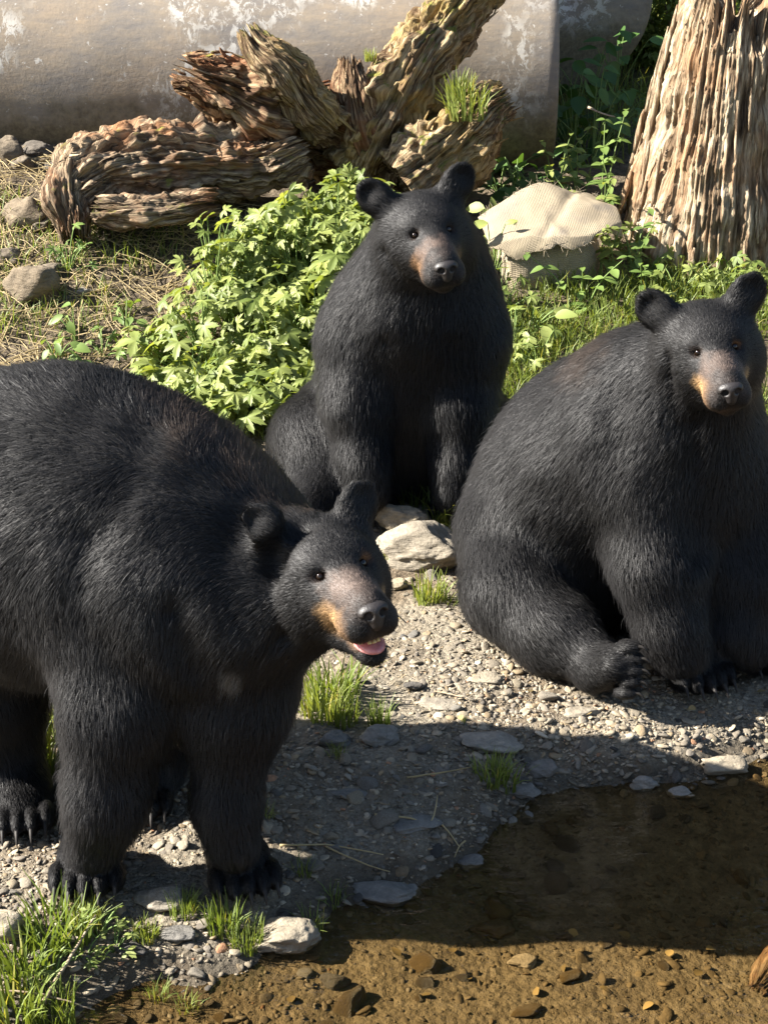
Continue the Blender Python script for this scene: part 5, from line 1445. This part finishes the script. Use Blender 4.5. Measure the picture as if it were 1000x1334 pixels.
# mouth of bear A
def mouth(b, jd):
    H, sc = b.H, b.sc; B3 = np.stack([b.f, b.r, b.u], 1)
    v, f = ICO[3]
    def blob(name, c, rad, mat, tilt=0.0):
        w = v * np.array(rad) * sc
        w = w @ rotx(0).T
        ct, st = math.cos(tilt), math.sin(tilt)
        w = np.stack([w[:, 0] * ct + w[:, 2] * st, w[:, 1], -w[:, 0] * st + w[:, 2] * ct], 1)
        me = mesh_from(name, w @ B3.T + H(*c), f); return wlink(name, me, M[mat], b.root)
    blob('lower_gum', (0.203, 0, -0.098 - jd * 0.72), (0.066, 0.033, 0.016), 'flesh', 0.16)
    blob('tongue', (0.190, 0.004, -0.088 - jd * 0.55), (0.062, 0.022, 0.013), 'flesh', 0.12)
    blob('palate', (0.190, 0, -0.096), (0.060, 0.026, 0.012), 'mouth_dark')
    for y, x, hgt in ((-0.025, 0.215, 0.016), (0.025, 0.215, 0.016), (-0.024, 0.18, 0.010), (-0.010, 0.235, 0.007), (0.0, 0.238, 0.007), (0.010, 0.235, 0.007)):
        c0 = H(x + 0.015, y, -0.089 - jd * 0.72); c1 = c0 + b.u * hgt * sc * 1.3
        pv, pf = tube(spline([c0, (c0 + c1) / 2, c1], 5), 0.0055 * sc * np.array([1, .95, .8, .5, .1]), 7)
        wlink('tooth', mesh_from('tooth', pv, pf), M['tooth'], b.root)
mouth(bA, 0.055)

# ---------- bear B: sitting upright in the middle
bB = Bear('black bear sitting upright facing forward in front of the leafy bed', on_ground(530, 655), 23)
def legB():
    bB.ell(at(522, 585, 5.78), (0.36, 0.34, 0.30), 0.12, flow=(0, 0.4, -1), fur=0.026)
    bB.ell(at(528, 520, 5.66), (0.300, 0.29, 0.31), 0.12, flow=(0, 0.3, -1), fur=0.026)
    bB.ell(at(534, 440, 5.56), (0.262, 0.25, 0.27), 0.12, flow=(0, 0.2, -1), fur=0.026)
    bB.ell(at(548, 385, 5.50), (0.195, 0.19, 0.19), 0.12, flow=(0, 0.1, -1), fur=0.028)
    bB.cone(at(553, 318, 5.40), 0.140, at(545, 390, 5.47), 0.19, 0.10, fur=0.027)
    bB.cone(at(545, 350, 5.46), 0.15, at(478, 440, 5.48), 0.13, 0.10, fur=0.028)
    bB.cone(at(560, 350, 5.46), 0.15, at(606, 440, 5.48), 0.13, 0.10, fur=0.028)
    bB.chain([(at(468, 455, 5.46), 0.125), (at(464, 525, 5.38), 0.102), (at(475, 600, 5.30), 0.068), (at(481, 640, 5.26), 0.064)], 0.06, fur=0.026)
    bB.chain([(at(606, 455, 5.46), 0.125), (at(600, 530, 5.40), 0.098), (at(594, 605, 5.34), 0.070), (at(590, 642, 5.30), 0.064)], 0.06, fur=0.026)
    q1 = on_ground(483, 664); q2 = on_ground(592, 664)
    bB.paw(q1, (0.1, -1, 0), 1.0); bB.paw(q2, (-0.1, -1, 0), 1.0)
    bB.chain([(at(430, 575, 5.75), 0.19), (at(412, 575, 5.52), 0.135), (at(418, 640, 5.35), 0.095), (at(405, 668, 5.2), 0.06)], 0.07, fur=0.027)
    bB.chain([(at(615, 580, 5.75), 0.19), (at(640, 585, 5.55), 0.125), (at(640, 640, 5.40), 0.09), (at(655, 668, 5.25), 0.06)], 0.07, fur=0.027)
    bB.paw(on_ground(400, 690), (-0.2, -1, 0), 1.0)
legB()
bB.head(at(552, 296, 5.30), at(575, 343, 5.075), 0.98, roll=R(-8), ear_scale=1.05)
for sg in (-1, 1):
    bB.patches.append((bB.H(0.185, sg * 0.05, -0.072), (0.055, 0.06, 0.055), (0.20, 0.115, 0.06), 0.9))
bB.patches.append((bB.H(0.205, 0, -0.015), (0.085, 0.05, 0.05), (0.14, 0.10, 0.08), 0.85))
bB.patches.append((bB.H(0.235, 0.035, -0.085), (0.05, 0.045, 0.05), (0.10, 0.065, 0.045), 0.8))
bB.creases += [(at(538, 400, 5.2), at(545, 560, 5.25), 0.04, 0.020), (at(500, 450, 5.25), at(515, 590, 5.25), 0.03, 0.022), (at(585, 450, 5.25), at(572, 590, 5.25), 0.03, 0.020), (at(498, 330, 5.25), at(520, 375, 5.2), 0.025, 0.018), (at(520, 375, 5.2), at(585, 378, 5.2), 0.025, 0.018)]
bB.build(nhair=370000)

# ---------- bear C: sitting, right
bC = Bear('black bear sitting slouched at right with one hind foot stretched forward', on_ground(790, 880), 37)
def legC():
    bC.ell(at(738, 690, 4.78), (0.300, 0.34, 0.33), 0.12, flow=(-0.4, 0.3, -1), fur=0.028)
    bC.ell(at(770, 610, 4.68), (0.285, 0.30, 0.30), 0.13, flow=(-0.5, 0.3, -0.9), fur=0.028)
    bC.ell(at(838, 560, 4.52), (0.235, 0.26, 0.26), 0.13, flow=(-0.5, 0.3, -0.8), fur=0.028)
    bC.ell(at(905, 610, 4.44), (0.20, 0.19, 0.24), 0.12, flow=(0, 0, -1), fur=0.027)
    bC.cone(at(918, 470, 4.32), 0.140, at(872, 540, 4.46), 0.205, 0.11, fur=0.028)
    bC.chain([(at(842, 640, 4.40), 0.145), (at(860, 735, 4.30), 0.110), (at(874, 815, 4.25), 0.080), (at(888, 850, 4.23), 0.064)], 0.085, fur=0.026)
    bC.chain([(at(975, 640, 4.46), 0.135), (at(965, 740, 4.38), 0.108), (at(960, 815, 4.33), 0.075), (at(972, 842, 4.31), 0.062)], 0.06, fur=0.026)
    q1 = on_ground(898, 880); q2 = on_ground(980, 858)
    bC.paw(q1, (0.3, -1, 0), 1.08); bC.paw(q2, (0.5, -1, 0), 1.02)
    bC.chain([(at(668, 700, 4.62), 0.16), (at(668, 770, 4.46), 0.128), (at(722, 822, 4.32), 0.100), (at(775, 862, 4.20), 0.064)], 0.06, fur=0.026)
    # hind foot on its heel, sole to the right
    a, b_ = at(772, 876, 4.17), at(797, 866, 4.13)
    bC.cone(a, 0.05, b_, 0.052, 0.03, fur=0.016, flow=(0.5, -0.2, 0.2))
    for i in range(5):
        t = (i - 2) / 2
        tp = b_ + np.array([0.046 - 0.012 * t * t, -0.026, 0.0]) + np.array([-0.004, -0.02, -0.056]) * t
        bC.ell(tp, (0.034, 0.026, 0.0155), 0.005, flow=(1, -.3, 0), fur=0.007, grav=0)
        bC.claws.append((tp + (0.018, -0.008, 0.004), tp + (0.036, -0.014, 0.003), tp + (0.048, -0.018, -0.008), 0.0056))
    bC.chain([(at(905, 720, 4.75), 0.16), (at(1000, 760, 4.60), 0.12), (at(1060, 830, 4.4), 0.08)], 0.06, fur=0.026)
    bC.paw(on_ground(1075, 850), (0.5, -1, 0), 0.95)
legC()
bC.head(at(922, 446, 4.24), at(944, 498, 4.045), 0.86, roll=R(-10), ear_scale=1.08)
for sg in (-1, 1):
    bC.patches.append((bC.H(0.19, sg * 0.052, -0.075), (0.055, 0.055, 0.045), TAN, 0.95))
bC.patches.append((bC.H(0.205, 0, -0.015), (0.085, 0.05, 0.05), GREYBR, 0.8))
bC.patches.append((bC.H(0.128, -0.05, 0.02), (0.016, 0.02, 0.014), (0.22, 0.10, 0.04), 0.7))
bC.patches.append((at(735, 455, 4.55), (0.18, 0.2, 0.10), BROWN, 0.28))
bC.patches.append((bC.H(0.235, 0.035, -0.085), (0.05, 0.045, 0.05), (0.16, 0.10, 0.06), 0.8))
bC.creases += [(at(800, 520, 4.3), at(788, 640, 4.22), 0.05, 0.016), (at(862, 500, 4.2), at(880, 560, 4.2), 0.03, 0.022), (at(905, 560, 4.2), at(915, 720, 4.2), 0.035, 0.026), (at(868, 470, 4.2), at(862, 520, 4.2), 0.025, 0.02), (at(690, 690, 4.4), at(740, 760, 4.3), 0.03, 0.022)]
bC.build(nhair=370000)
print('bears', round(time.time() - T0, 1))
